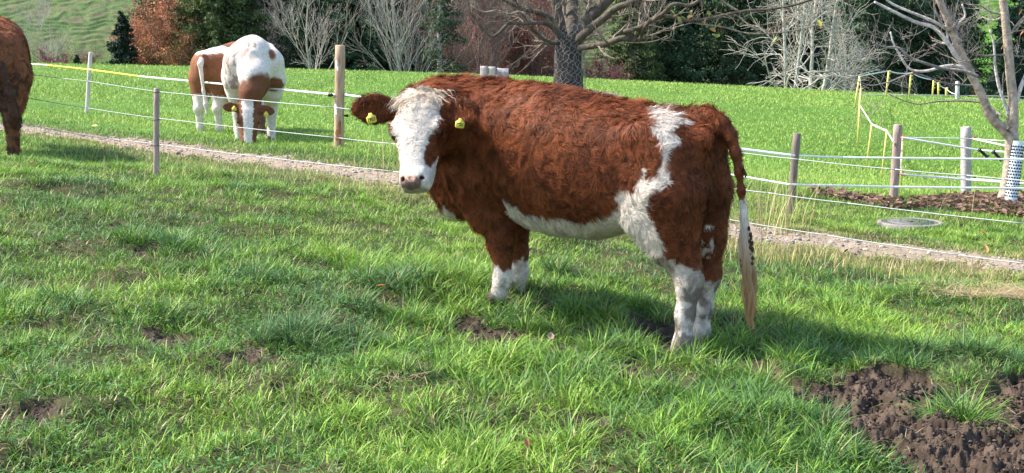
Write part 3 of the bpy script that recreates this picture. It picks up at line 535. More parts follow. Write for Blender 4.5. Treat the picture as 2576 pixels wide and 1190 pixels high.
# ------------------------------------------------------------------ trees
def grow(mb, p, d, L, r, depth, maxd, spread=.5, up=.12, k=5, col=(.3, .25, .2), minr=.0015, nseg=4, wig=.18, kids=(3, 5), tips=None, droop=0):
    P = [np.array(p)]; R = [r]; d = nrm(d); r1 = max(r * .45, minr)
    for i in range(nseg):
        d = nrm(d + rng.normal(0, wig, 3) + np.array([0, 0, up - droop * i / nseg])); P.append(P[-1] + d * L / nseg); R.append(r + (r1 - r) * (i + 1) / nseg)
    mb.tube(P, R, k if r > .01 else 3, cap=False, col=col)
    if tips is not None and depth >= maxd - 1: tips.append(P[-1]); tips.append(P[-2])
    if depth >= maxd: return
    for c in range(rng.integers(kids[0], kids[1] + 1)):
        t = rng.uniform(.25, 1); x = t * nseg; i = min(int(x), nseg - 1); q = P[i] + (P[i + 1] - P[i]) * (x - i); rr = R[i] + (R[i + 1] - R[i]) * (x - i)
        v = nrm(np.cross(d, rng.normal(0, 1, 3))); dd = nrm(nrm(P[i + 1] - P[i]) * math.cos(spread) + v * math.sin(spread) * rng.uniform(.7, 1.3))
        grow(mb, q, dd, L * rng.uniform(.45, .75), max(rr * .6, minr), depth + 1, maxd, spread, up, k, col, minr, max(nseg - 1, 3), wig, kids, tips, droop)
def cards(P, size, col, droop=0, aspect=.5):
    n = len(P); a = nrm(rng.normal(0, 1, (n, 3)) + np.array([0, 0, -droop])); b = nrm(np.cross(a, rng.normal(0, 1, (n, 3)))) * (size * aspect)[:, None]; a = a * size[:, None]
    V = np.stack([P - a * .5, P + b * .5, P + a * .5, P - b * .5], 1).reshape(-1, 3); return V, (np.arange(n) * 4)[:, None] + np.arange(4)[None], np.repeat(col, 4, 0)
def tilt_root(o, s, rz): o.scale = (s, s, s); o.rotation_euler = (0, 0, rz)
def copy_tree(src, loc, s, rz, label):
    r = src.copy(); C.objects.link(r); r.location = loc; tilt_root(r, s, rz); r['label'] = label
    for ch in list(src.children): c = ch.copy(); C.objects.link(c); c.parent = r
    return r
def spruce(h, w, col, seed, n=15000, size=.17, trunkc=(.16, .13, .11), gap=.0, name='spruce_tree'):
    global rng; rng = np.random.default_rng(seed); e = empty(name, (0, 0, 0), '', 'tree', 'trees of the wood behind the field')
    mb = MB(); mb.tube([(0, 0, -1), (0, 0, h * .5), (0, 0, h)], [h * .014 + .03, h * .009 + .015, .01], 7, col=trunkc); 
    nl = int(h / .24); Ps = []; sz = []
    for i in range(nl):
        z = h * (i + .5) / nl; rr = w / 2 * (1 - (z / h)) ** .75 * rng.uniform(.75, 1.15) + .06; nbr = rng.integers(5, 9); a0 = rng.random() * 6.28
        for b in range(nbr):
            if rng.random() < gap: continue
            az = a0 + b * 6.28 / nbr + rng.normal(0, .2); L = rr * rng.uniform(.6, 1.15); m = max(int(n * 1.25 / (nl * 7) * (.3 + 1.4 * L / (w / 2))), 4); t = rng.random(m) ** .6
            dz = (-.32 * t * L + .2 * t * t * L) * rng.uniform(.5, 1.6) + rng.normal(0, .12); q = np.stack([np.cos(az) * t * L, np.sin(az) * t * L, z + dz], 1); q += rng.normal(0, 1, (m, 3)) * np.array([.13, .13, .10]) * (1.1 - .5 * t)[:, None] * (.4 + L * .55)
            Ps.append(q); sz.append(np.full(m, size) * rng.uniform(.5, 1.2, m)); mb.tube([(0, 0, z), (np.cos(az) * L * .6, np.sin(az) * L * .6, z - .15 * L)], [.018, .006], 3, cap=False, col=trunkc)
    P = np.vstack(Ps); s = np.concatenate(sz); f = fbm(P * 1.6, 2, seed)[:, None]; c = np.array(col) * (.35 + 1.3 * f) * rng.uniform(.6, 1.4, (len(P), 1))
    V, Qd, K = cards(P, s, c, .55, .5); mb.build('trunk', M_bark, e); mesh_np('crown', V, [Qd], M_needle, e, col=K, smooth=False); return e
def bare(h, r, col, seed, stems=1, depth=4, spread=.5, lean=.2, leaf=None, nleaf=0, lsize=.1, name='bare_tree', up=.12, minr=.005, kids=(3, 5), first=.55, wig=.16):
    global rng; rng = np.random.default_rng(seed); e = empty(name, (0, 0, 0), '', 'tree', 'trees of the wood behind the field'); mb = MB(); tips = []
    for s_ in range(stems):
        a_ = rng.random() * 6.28; d = nrm(np.array([math.cos(a_) * lean, math.sin(a_) * lean, 1])); P = [np.array([rng.normal(0, .06 * stems), rng.normal(0, .06 * stems), -1.])]; R = [r]; n = 9
        for i in range(n):
            d = nrm(d + rng.normal(0, .07, 3) + np.array([0, 0, .05])); P.append(P[-1] + d * (h + 1) / n); R.append(r * (1 - .85 * (i + 1) / n))
        mb.tube(P, R, 7, cap=False, col=col)
        for i in range(1, n + 1):
            for q in range(rng.integers(2, 4)):
                t = rng.random(); p = P[i - 1] + (P[i] - P[i - 1]) * t
                if p[2] < .3: continue
                v = nrm(np.cross(d, rng.normal(0, 1, 3))); dd = nrm(d * math.cos(spread * 1.3) + v * math.sin(spread * 1.3)); grow(mb, p, dd, h * first * (1 - .6 * i / n) * rng.uniform(.5, 1), max(R[i] * .55, minr), 1, depth, spread, up, 4, np.array(col) * rng.uniform(.85, 1.15), minr, 4, wig, kids, tips)
    mb.build('trunk', M_bark, e)
    if leaf is not None and nleaf:
        T = np.array(tips); P = T[rng.integers(0, len(T), nleaf)] + rng.normal(0, .16, (nleaf, 3)); f = fbm(P * 1.3, 2, seed)[:, None]; lc = np.array(leaf); ci = rng.integers(0, len(lc), nleaf)
        V, Qd, K = cards(P, lsize * rng.uniform(.5, 1.2, nleaf), lc[ci] * (.5 + f) * rng.uniform(.7, 1.3, (nleaf, 1)), .2, .7); mesh_np('crown', V, [Qd], M_leaf, e, col=K, smooth=False)
    return e
used_proto = {}
def plant(kind, px, Y, s, rz, label, zoff=0):
    p = atY(px, 200, Y); loc = (p[0], Y, gz1(p[0], Y) + zoff)
    src = PROTO[kind]
    if kind not in used_proto: used_proto[kind] = 1; src.location = loc; tilt_root(src, s, rz); src['label'] = label; return src
    return copy_tree(src, loc, s, rz, label)
DG = (.048, .085, .042); OG = (.085, .115, .042)
PROTO = dict(
 s1=spruce(15, 6.2, DG, 101, 42000, .20), s2=spruce(14, 5.2, (.028, .062, .034), 102, 38000, .2), s3=spruce(13, 6.5, OG, 103, 38000, .22),
 s4=spruce(4.6, 2.6, (.022, .042, .026), 104, 14000, .15), s5=spruce(9, 3.6, (.045, .085, .035), 105, 12000, .15, (.42, .38, .34), .3, 'thin_fir_tree'),
 b1=bare(8, .09, (.40, .36, .32), 111, 1, 4, .5, .12, leaf=None), b2=bare(9, .065, (.36, .33, .30), 112, 5, 4, .42, .30, leaf=[(.3, .13, .08)], nleaf=700, lsize=.09, minr=.004, kids=(2, 4)),
 b3=bare(7.5, .07, (.25, .18, .16), 113, 4, 4, .5, .3, leaf=[(.22, .12, .09), (.3, .13, .08)], nleaf=4500, lsize=.08, name='brown_thicket_tree'),
 b4=bare(9, .10, (.44, .41, .36), 114, 2, 3, .6, .2, name='birch_tree', up=.02, wig=.30, minr=.008, kids=(4, 6), first=.42), b5=bare(6, .06, (.24, .205, .21), 115, 2, 4, .55, .25, name='grey_bare_tree', minr=.006),
 o1=bare(5, .08, (.22, .16, .13), 121, 3, 4, .5, .25, leaf=[(.42, .15, .06), (.46, .20, .06), (.36, .12, .08), (.33, .15, .10)], nleaf=12000, lsize=.10, name='orange_beech_tree'),
 o2=bare(4, .05, (.22, .16, .13), 122, 3, 4, .55, .3, leaf=[(.40, .20, .05), (.32, .18, .05), (.30, .10, .05)], nleaf=6500, lsize=.10, name='golden_shrub'),
 o3=bare(5.5, .06, (.2, .12, .11), 123, 4, 4, .55, .3, leaf=[(.34, .10, .07), (.30, .08, .07), (.40, .14, .07)], nleaf=8000, lsize=.09, name='red_beech_tree'),
 r1=bare(2.6, .04, (.18, .1, .1), 124, 5, 4, .6, .4, leaf=[(.24, .07, .07), (.2, .08, .08)], nleaf=3200, lsize=.07, name='red_shrub', minr=.006),
)
TR = [('b1', 128, 60, .62, .3, 'pale slender bare tree against the terraced hillside at far left'), ('r1', 95, 59, .85, 1, 'low dull red shrub beside the leftmost cow'), ('r1', 150, 62, .95, 2.5, 'purple brown shrub tangle left of the small dark bush'),
 ('s4', 196, 60, .58, 1, 'low dark spruce bush on the field edge, left of the pointed little spruce'), ('s4', 313, 60, .98, 2, 'small pointed dark spruce standing alone at the field edge'), ('r1', 270, 63, .6, 4, 'thin bare scrub between the two small spruces'),
 ('o1', 398, 61, .9, 1, 'orange leaved beech right of the small pointed spruce'), ('o1', 368, 64, .72, 4, 'pinkish orange young beech behind the small pointed spruce'), ('o2', 455, 60, .75, 1, 'golden brown shrub at the foot of the orange beech'),
 ('s1', 428, 70, .95, 2, 'very dark tall conifer rising behind the orange beech'), ('s3', 540, 61, .9, 1, 'big olive spruce with visible trunk above the brown and white cow'), ('o3', 500, 66, .9, 1, 'reddish leaves glowing through the big olive spruce'), ('o2', 475, 58.5, .55, 3, 'low yellow shrub left of the brown cow rump'),
 ('s1', 620, 70, 1, .5, 'dark spruce behind the patched white cow'), ('b5', 672, 66, .9, 1, 'grey twiggy tree right above the patched white cow'), ('s2', 740, 68, 1, 2, 'dark spruce between the grey twiggy tree and the forked tree'), ('b1', 808, 58, .85, 2.2, 'forked pale bare tree left of the thick peeled post'),
 ('s3', 600, 63, .7, 5, 'olive spruce right behind the white cow'), ('s2', 858, 60, .62, 1.3, 'pointed dark spruce directly behind the peeled post'), ('s1', 770, 62, .55, 3.1, 'dark low branched spruce behind the forked tree'), ('s1', 850, 74, 1.1, 4, 'shadowy spruce in the second row behind the peeled post'), ('s2', 905, 60, .95, 3, 'dense dark green fir between peeled post and fan shaped bare tree'), ('b2', 1022, 58, 1., 1, 'fan of many pale bare stems above the head of the main cow'), ('s1', 985, 76, 1.1, 1.7, 'dark spruce behind the fan of bare stems'),
 ('s5', 1106, 58, .9, 1, 'thin open fir with a white trunk'), ('b3', 1190, 61, 1, 1, 'brown twiggy thicket right of the thin open fir'), ('b3', 1255, 65, 1.05, 3, 'brown thicket behind the split gate post'), ('s2', 1150, 78, 1.05, 2.6, 'dark spruce showing between the brown thickets'),
 ('o3', 1345, 62, 1.0, 2, 'red orange beech left of the wire wrapped trunk'), ('b3', 1390, 72, 1.15, 5, 'purple brown tree hidden behind the wire wrapped trunk'), ('r1', 1490, 58, 1.0, 1, 'purple shrub right of the wire wrapped trunk'), ('s3', 1585, 60, .62, 2, 'olive green spruce right of the wire wrapped trunk'),
 ('s1', 1660, 62, .8, 3.3, 'spreading dark spruce under the leafy branch'), ('s2', 1730, 66, 1, 1.1, 'dark spruce behind the yellow leaved twigs'), ('o3', 1800, 70, .8, 3, 'dim rusty beech in the shade right of the spreading spruce'), ('s1', 1850, 64, .85, 5, 'dark spruce left of the birches'),
 ('b4', 1985, 50.5, .8, 1, 'leftmost leaning white birch with a maze of twigs'), ('b4', 2045, 51.5, .9, 3, 'straight white birch right of the leaning one'), ('s1', 1960, 68, 1.1, 2, 'dark spruce behind the birches'), ('b4', 2140, 53, .5, 5, 'small twiggy pale tree right of the birches'),
 ('s2', 2060, 72, 1.1, 4, 'tall dark spruce behind the straight birch'), ('s1', 2175, 57, .8, .2, 'dense green spruce above the tilted yellow rods'), ('s2', 2260, 60, .95, 3.9, 'dense green spruce behind the rods on the crest'), ('s1', 2340, 58, .8, 2.8, 'dark spruce left of the bright green slope'),
 ('s2', 2600, 60, .95, 1.9, 'dark spruce at the right edge behind the young tree'), ('s2', 2520, 74, .5, 2.1, 'dark spruce behind the young bare tree'), ('s1', 2690, 66, 1, 3, 'dark spruce just beyond the right edge'), ('o2', 2425, 72, .5, 1, 'yellow brown shrub in the gap of the green slope'), ('s1', 2400, 84, .9, 1, 'dark spruce above the green slope')]
for k_, px_, Y_, s_, rz_, lb_ in TR: plant(k_, px_, Y_, s_, rz_, lb_)
rng = np.random.default_rng(77)
# scrub and needles of the forest floor / second wood: reads as one dark mass
P = np.column_stack([rng.uniform(-14, 36, 120000), rng.uniform(78, 92, 120000), rng.random(120000)]); uu = P[:, 0] / P[:, 1]
k = (uu > -.245) & (rng.random(len(P)) < .8) & ~((uu > .045) & (uu < .085)) & ~((uu > .30) & (uu < .36)); P = P[k]; P[:, 2] = gz(P) + P[:, 2] ** 1.2 * (9 + 4 * np.sin(P[:, 0] * 1.3))
f = fbm(P * .8, 2, 5)[:, None]; V, Qd, K = cards(P, rng.uniform(.25, .6, len(P)), np.array([.04, .062, .034]) * (.4 + 1.2 * f), .3, .5)
o = mesh_np('distant_wood', V, [Qd], M_needle, col=K, smooth=False); tag(o, 'dark mass of the wood behind the single trees', 'wood', kind='stuff')

# ---- foreground trees following the photo
def poly(pts, Y, r0, r1, mb, col, k=10, dY=0, sub=3):
    P = np.array([atY(p[0], p[1], (p[2] if len(p) > 2 else Y) + dY * i / max(len(pts) - 1, 1)) for i, p in enumerate(pts)])
    n = len(P); t = np.linspace(0, n - 1, (n - 1) * sub + 1); out = []
    for x in t:
        i = min(int(x), n - 2); f_ = x - i; p0 = P[max(i - 1, 0)]; p1 = P[i]; p2_ = P[i + 1]; p3_ = P[min(i + 2, n - 1)]
        out.append(.5 * ((2 * p1) + (-p0 + p2_) * f_ + (2 * p0 - 5 * p1 + 4 * p2_ - p3_) * f_ ** 2 + (-p0 + 3 * p1 - 3 * p2_ + p3_) * f_ ** 3))
    R = np.linspace(r0, r1, len(out)) / F * Y; mb.tube(out, R, k, col=col, rough=.10 if r0 > 6 else .0); return np.array(out), R
def twigs(mb, P, R, n, L, col, depth=2, up=.1, spread=.8, minr=.0018, bias=None, wig=.22):
    for _ in range(n):
        i = rng.integers(1, len(P) - 1); d = nrm(P[i + 1] - P[i]) * math.cos(spread) + nrm(rng.normal(0, 1, 3) * np.array([1, .6, 1])) * math.sin(spread)
        if bias is not None: d = d + np.array(bias)
        grow(mb, P[i], d, L * rng.uniform(.5, 1.2), max(R[i] * .4, minr), 1, depth, .6, up, 5, col, minr, 5, wig, (2, 4))
Y = 17.0; bt = atY(1432, 330, Y); bt[2] = gz1(bt[0], bt[1]); big = empty('walnut_tree', bt, 'thick trunked bare tree wrapped in wire netting behind the back of the main cow', 'tree')
mb = MB(bt); tc_ = (.065, .052, .044); lc_ = (.10, .082, .063)
poly([(1432, 420), (1431, 330), (1430, 215), (1430, 150), (1431, 112), (1433, 88)], Y, 42, 30, mb, tc_, 18); mb.build('trunk', M_bark, big)
mb = MB(bt); LM = []
for pts, r0, r1 in [([(1420, 125), (1412, 80), (1404, 40), (1396, 0), (1385, -60)], 17, 11), ([(1430, 110, 17.1), (1437, 60, 17.3), (1438, 10, 17.5), (1436, -60, 17.6)], 19, 16), ([(1440, 108), (1462, 72), (1492, 35), (1520, 6), (1570, -50)], 18, 15),
        ([(1450, 105, 16.9), (1478, 78, 16.8), (1520, 45, 16.7), (1550, 20, 16.6), (1595, 4, 16.5), (1660, -30, 16.4)], 11, 7), ([(1455, 121, 16.8), (1490, 116, 16.7), (1530, 108, 16.5), (1560, 97, 16.4), (1582, 96, 16.4), (1600, 101, 16.4)], 8, 7),
        ([(1600, 101, 16.4), (1612, 96, 16.4), (1616, 78, 16.3), (1632, 55, 16.2), (1650, 44, 16.2), (1690, 42, 16.1), (1730, 52, 16), (1780, 48, 16), (1830, 36, 16), (1880, 27, 15.9), (1930, 24, 15.9), (2000, 12, 15.8), (2060, -8, 15.8)], 6, 2.4),
        ([(1600, 101, 16.4), (1585, 85, 16.4), (1572, 80, 16.35), (1605, 70, 16.3), (1640, 52, 16.2), (1670, 32, 16.1), (1695, 10, 16), (1735, 14, 16), (1765, -5, 16), (1800, -40, 16)], 6.5, 3.5),
        ([(1410, 70), (1385, 45), (1350, 30), (1315, 22), (1280, 5), (1240, -10)], 9, 4), ([(1412, 95, 16.9), (1380, 62, 16.8), (1345, 58, 16.7), (1310, 60, 16.7), (1281, 58, 16.7), (1258, 80, 16.6), (1238, 91, 16.6), (1215, 72, 16.6), (1197, 50, 16.6), (1182, 26, 16.6), (1175, -10, 16.6)], 6, 2.2),
        ([(1345, 58, 16.7), (1310, 30, 16.7), (1280, 36, 16.7), (1250, 26, 16.7), (1215, 30, 16.7), (1180, 12, 16.7)], 3, 1.8), ([(1405, 110, 16.9), (1370, 100, 16.9), (1340, 75, 16.9), (1322, 48, 16.9), (1305, 20, 16.9), (1292, -10, 16.9)], 5, 3), ([(1402, 112, 17), (1360, 105, 17.1), (1345, 103, 17.2)], 5, 3),
        ([(1690, 42, 16.1), (1760, 60, 16), (1820, 68, 16), (1880, 84, 16), (1960, 82, 16), (2030, 70, 16), (2090, 52, 16)], 2.6, 1.4), ([(1800, 45, 16), (1850, 38, 16), (1880, 60, 15.9), (1920, 85, 15.9), (1940, 70, 15.9)], 2.2, 1.4), ([(1860, 30, 16), (1820, 5, 16), (1790, -20, 16)], 3, 2),
        ([(1470, 60, 17), (1560, 55, 17), (1620, 60, 17), (1680, 72, 17), (1720, 62, 17)], 2.5, 1.5), ([(1455, 110, 17), (1480, 75, 17), (1500, 95, 17), (1530, 110, 17), (1570, 108, 17), (1640, 105, 17), (1680, 90, 17)], 2.4, 1.3)]:
    P_, R_ = poly(pts, Y, r0, r1, mb, lc_ if r0 > 3 else (.27, .22, .17), 10 if r0 > 6 else 6, sub=4); LM.append((P_, R_, r0))
mb.build('limbs', M_bark, big); mb = MB(bt)
for P_, R_, r0 in LM:
    if r0 < 16: twigs(mb, P_, R_, 5 if r0 < 7 else 4, .42, (.22, .18, .145), 3, .12)
    else: twigs(mb, P_, R_, 3, .5, (.2, .165, .13), 3, .1)
mb.build('twigs', M_bark, big)
lp = np.array([atY(*c) for c in [(1692, 30, 16), (1700, 40, 16), (1712, 36, 16), (1722, 48, 16), (1735, 42, 16), (1745, 35, 16), (1770, 52, 16), (1776, 62, 16), (1790, 75, 16), (1798, 88, 16), (1760, 60, 16), (1805, 92, 16), (1812, 60, 16), (1780, 36, 16), (1705, 50, 16), (1750, 55, 16), (2098, 32, 15.9), (1953, 105, 15.9), (1950, 96, 15.9), (2062, 58, 15.9), (2066, 66, 15.9), (1900, 46, 16)]])
lcol = np.array([[.34, .36, .08], [.25, .32, .08], [.38, .22, .14], [.3, .3, .1], [.4, .27, .12]])[rng.integers(0, 5, len(lp))]; lcol[16:18] = (.5, .2, .08)
leafmesh(lp + rng.normal(0, .01, lp.shape), rng.uniform(.06, .10, len(lp)), lcol, 'leaves', .8, None, bt).parent = big
# wire netting round the trunk
e = empty('wire_netting', bt + np.array([0, 0, .1]), 'diamond wire netting wrapped round the thick trunk', 'wire netting'); mb = MB(bt + np.array([0, 0, .1])); z0 = atY(1430, 260, Y)[2]; z1 = atY(1430, 62, Y)[2]
def trunkR(z): f_ = np.clip((z - z0) / (z1 - z0), 0, 1); return (39 - 7 * f_) / F * Y
for s_ in (-1, 1):
    for k_ in range(15):
        t = np.linspace(0, 1, 30); zz_ = z0 + (z1 - z0) * t; a_ = k_ * 2 * math.pi / 15 + s_ * t * 4.2; sw = .12 * np.sin(t * 60 + k_); zig = a_ + sw
        rr = trunkR(zz_) + .012; mb.tube(np.stack([bt[0] + rr * np.cos(zig), bt[1] + rr * np.sin(zig), zz_ + .03 * np.cos(a_ * 1.0)], 1), .0019, 4, cap=False, col=(.33, .33, .33))
mb.build('netting', M_plain, e)
# young tree on the right
Y = 15.7; b2 = hit(2528, 512); Y = b2[1]; yt = empty('young_tree', b2, 'young smooth barked bare tree with two leaning limbs at the right edge', 'tree')
mb = MB(b2); sb = (.40, .32, .25); wb = (.55, .50, .47); poly([(2505, 560), (2528, 505), (2540, 440), (2545, 380), (2546, 335)], Y, 22, 16, mb, sb, 14); mb.build('trunk', M_bark, yt); mb = MB(b2); LM = []
for pts, r0, r1, cc in [([(2545, 350), (2520, 322), (2492, 292), (2476, 255), (2455, 210), (2432, 165), (2408, 110), (2390, 65), (2374, 25), (2358, -10), (2340, -60)], 12.5, 8, sb), ([(2547, 350), (2549, 300), (2548, 250), (2541, 180), (2535, 110), (2529, 50), (2523, 0), (2515, -60)], 13, 9, sb),
        ([(2440, 188), (2418, 155), (2392, 118), (2362, 80), (2340, 65), (2310, 58), (2270, 40), (2230, 20), (2200, 5)], 7, 3, wb), ([(2432, 172), (2400, 165), (2370, 168), (2335, 178), (2300, 178), (2280, 165), (2262, 135), (2248, 110), (2240, 80)], 5, 2, wb), ([(2460, 192, 15.6), (2420, 178, 15.6), (2370, 172, 15.6), (2330, 160, 15.5), (2290, 145, 15.5), (2260, 120, 15.5), (2225, 118, 15.5), (2195, 108, 15.4)], 5, 2, (.22, .19, .18)),
        ([(2418, 105), (2380, 72), (2340, 50), (2290, 30), (2245, 10), (2220, -10)], 5, 2.5, wb), ([(2520, 292, 15.8), (2480, 262), (2420, 254), (2350, 256), (2310, 262), (2265, 250), (2235, 236)], 2.6, 1.2, (.25, .2, .17)), ([(2540, 300), (2528, 262), (2512, 215), (2503, 160), (2500, 110), (2490, 75)], 5, 2, wb), ([(2556, 260), (2566, 225), (2580, 190), (2600, 150)], 6, 4, wb),
        ([(2540, 90), (2560, 60), (2590, 30)], 4, 2, (.25, .2, .17)), ([(2405, 110), (2425, 125), (2470, 140), (2520, 138), (2570, 142), (2620, 145)], 3.5, 2, (.2, .17, .16)), ([(2430, 160), (2400, 140), (2385, 100), (2378, 40), (2372, 0)], 3, 2, wb), ([(2395, 100), (2412, 60), (2428, 40), (2420, 10)], 3, 2, wb), ([(2455, 215), (2380, 210), (2300, 185), (2240, 205), (2190, 215), (2150, 200)], 3, 1.2, (.22, .19, .18))]:
    P_, R_ = poly(pts, Y, r0, r1, mb, cc, 10 if r0 > 6 else 6, sub=4); LM.append((P_, R_, r0))
mb.build('limbs', M_bark, yt); mb = MB(b2)
for P_, R_, r0 in LM: twigs(mb, P_, R_, 4, .40, (.30, .26, .24), 3, .1, .9)
mb.build('twigs', M_bark, yt)
lp = np.array([atY(*c) for c in [(2300, 180, 15.5), (2570, 85, 15.5), (2522, 118, 15.5), (2298, 186, 15.5), (2568, 30, 15.5)]]); leafmesh(lp, np.full(5, .08), np.array([(.42, .17, .10)] * 5), 'leaves', .9, None, b2).parent = yt
# perforated guard tube
g0 = atY(2540, 528, b2[1] - .28); g1 = atY(2562, 355, b2[1] - .22); e = empty('tree_guard', g0, 'pale blue white perforated plastic tube leaning on the young tree', 'tree guard'); rg = 15 / F * Y
mb = MB(g0); mb.tube([g0 + (g1 - g0) * t for t in np.linspace(0, 1, 8)], [rg * 1.05] + [rg] * 5 + [rg * .9, rg * .8], 20, cap=False, col=(.66, .74, .80)); mb.build('tube', M_plain, e); mb = MB(g0); ax = nrm(g1 - g0); sx = nrm(np.cross(ax, [0, 1, 0])); fx = np.cross(sx, ax)
for i in range(17):
    for j in range(14):
        t = .2 + i * .045; a_ = (j + .5 * (i % 2)) * 2 * math.pi / 14; c0 = g0 + (g1 - g0) * t; o_ = sx * math.cos(a_) + fx * math.sin(a_); mb.tube([c0 + o_ * rg * .985, c0 + o_ * (rg * 1.0 + .0025)], .0115, 8, col=(.02, .025, .03))
mb.build('holes', M_plain, e)
# ------------------------------------------------------------------ cattle
rng = np.random.default_rng(5)
def surfnets(D, org, h):
    """naive surface nets; D<0 inside; returns V, Q"""
    s = D < 0; nx, ny, nz = D.shape
    idx = -np.ones((nx - 1, ny - 1, nz - 1), np.int64); cnt = np.zeros((nx - 1, ny - 1, nz - 1), np.int8); acc = np.zeros((nx - 1, ny - 1, nz - 1, 3))
    def sl(a, b, c): return (slice(a, nx - 1 + a), slice(b, ny - 1 + b), slice(c, nz - 1 + c))
    c8 = [(a, b, c) for a in (0, 1) for b in (0, 1) for c in (0, 1)]
    for p in c8:
        for ax in range(3):
            if p[ax]: continue
            q = list(p); q[ax] = 1; A = D[sl(*p)]; B = D[sl(*q)]; m = (A < 0) != (B < 0); t = np.where(m, A / (A - B + 1e-20), 0)
            cnt += m
            for k in range(3): acc[..., k] += np.where(m, p[k] + (t if k == ax else 0), 0)
    m = cnt > 0; idx[m] = np.arange(m.sum()); I = np.argwhere(m); V = org + h * (I + acc[m] / cnt[m][:, None]); Q = []
    for ax in range(3):
        b, c = (ax + 1) % 3, (ax + 2) % 3; A = np.take(s, range(0, s.shape[ax] - 1), ax); B = np.take(s, range(1, s.shape[ax]), ax); e = np.argwhere(A != B)
        e = e[(e[:, b] > 0) & (e[:, c] > 0) & (e[:, b] < s.shape[b] - 1) & (e[:, c] < s.shape[c] - 1)]; inn = s[tuple(e.T)]
        q = []
        for db, dc in ((-1, -1), (0, -1), (0, 0), (-1, 0)):
            g = e.copy(); g[:, b] += db; g[:, c] += dc; q.append(idx[tuple(g.T)])
        q = np.stack(q, 1); q[~inn] = q[~inn][:, ::-1]; Q.append(q)
    return V, np.vstack(Q)
class SDF:
    def __init__(s, lo, hi, h):
        s.h = h; s.lo = np.array(lo, float); n = np.ceil((np.array(hi) - s.lo) / h).astype(int) + 1; s.n = n
        s.D = np.full(n, .3)
    def box(s, a, b):
        i0 = np.clip(((np.array(a) - s.lo) / s.h).astype(int), 0, s.n - 1); i1 = np.clip(((np.array(b) - s.lo) / s.h).astype(int) + 2, 1, s.n)
        sl = tuple(slice(a_, b_) for a_, b_ in zip(i0, i1)); g = np.meshgrid(*[s.lo[k] + s.h * np.arange(i0[k], i1[k]) for k in range(3)], indexing='ij'); return sl, np.stack(g, -1)
    def merge(s, sl, d, k):
        A = s.D[sl]; hh = np.clip(.5 + .5 * (A - d) / k, 0, 1); s.D[sl] = A * (1 - hh) + d * hh - k * hh * (1 - hh)
    def cone(s, a, b, ra, rb, k=.05, sy=None):
        a = np.array(a, float); b = np.array(b, float); m = max(ra, rb) + .12; sl, P = s.box(np.minimum(a, b) - m, np.maximum(a, b) + m)
        ab = b - a; t = np.clip(((P - a) @ ab) / (ab @ ab + 1e-9), 0, 1); d = P - a - t[..., None] * ab
        if sy: d = d * np.array(sy)
        s.merge(sl, np.linalg.norm(d, axis=-1) - (ra + (rb - ra) * t), k)
    def chain(s, pts, k=.05, sy=None):
        for p, q in zip(pts[:-1], pts[1:]): s.cone(p[:3], q[:3], p[3], q[3], k, sy)
    def ell(s, c, R, axes=None, k=.04, cut=False):
        c = np.array(c, float); R = np.array(R, float); m = R.max() + .1; sl, P = s.box(c - m, c + m); d = P - c
        if axes is not None: d = d @ np.array(axes).T
        q = np.linalg.norm(d / R, axis=-1); dd = (q - 1) * R.min()
        if cut: A = s.D[sl]; s.D[sl] = np.maximum(A, -dd)
        else: s.merge(sl, dd, k)
    def loft(s, st, org, axes, p=2.4, k=.05, cols=None):
        """st rows: t, half-a, b_lo, b_hi   ; axes rows: T, A, B"""
        st = np.array(st, float); org = np.array(org, float); ax = np.array(axes, float); t0, t1 = st[0, 0], st[-1, 0]; R = max(st[:, 1].max(), np.abs(st[:, 2:]).max()) + .12
        cs = [org + ax[0] * t + ax[1] * a + ax[2] * b for t in (t0 - .1, t1 + .1) for a in (-st[:, 1].max() - .1, st[:, 1].max() + .1) for b in (st[:, 2].min() - .1, st[:, 3].max() + .1)]
        sl, P = s.box(np.min(cs, 0), np.max(cs, 0)); L = (P - org) @ ax.T; t = np.clip(L[..., 0], t0, t1)
        ha = np.interp(t, st[:, 0], st[:, 1]); lo = np.interp(t, st[:, 0], st[:, 2]); hi = np.interp(t, st[:, 0], st[:, 3]); hb = (hi - lo) / 2; cb = (hi + lo) / 2
        q = ((np.abs(L[..., 1]) / ha) ** p + (np.abs(L[..., 2] - cb) / hb) ** p) ** (1 / p); d = (q - 1) * np.minimum(ha, hb) * .95; e = np.maximum(t0 - L[..., 0], L[..., 0] - t1); d = np.where(e > 0, np.sqrt(np.maximum(d, 0) ** 2 + e ** 2) + np.minimum(d, 0) * 0, d); s.merge(sl, d, k)
HEAD = [(-.04, .070, -.15, -.03), (.03, .112, -.19, .010), (.10, .130, -.21, .03), (.20, .132, -.23, .036), (.27, .118, -.24, .034), (.34, .102, -.21, .030), (.41, .090, -.17, .024), (.46, .092, -.145, .016), (.51, .088, -.12, .0), (.55, .066, -.10, -.028)]
TORSO = [(-.76, .12, .78, 1.03), (-.70, .20, .66, 1.12), (-.60, .25, .60, 1.165), (-.45, .28, .56, 1.18), (-.25, .31, .535, 1.20), (0, .335, .50, 1.245), (.25, .335, .50, 1.285), (.5, .31, .53, 1.30), (.75, .27, .52, 1.30), (.92, .21, .54, 1.24), (1.02, .13, .62, 1.12)]
def unit(v): v = np.array(v, float); return v / np.linalg.norm(v)
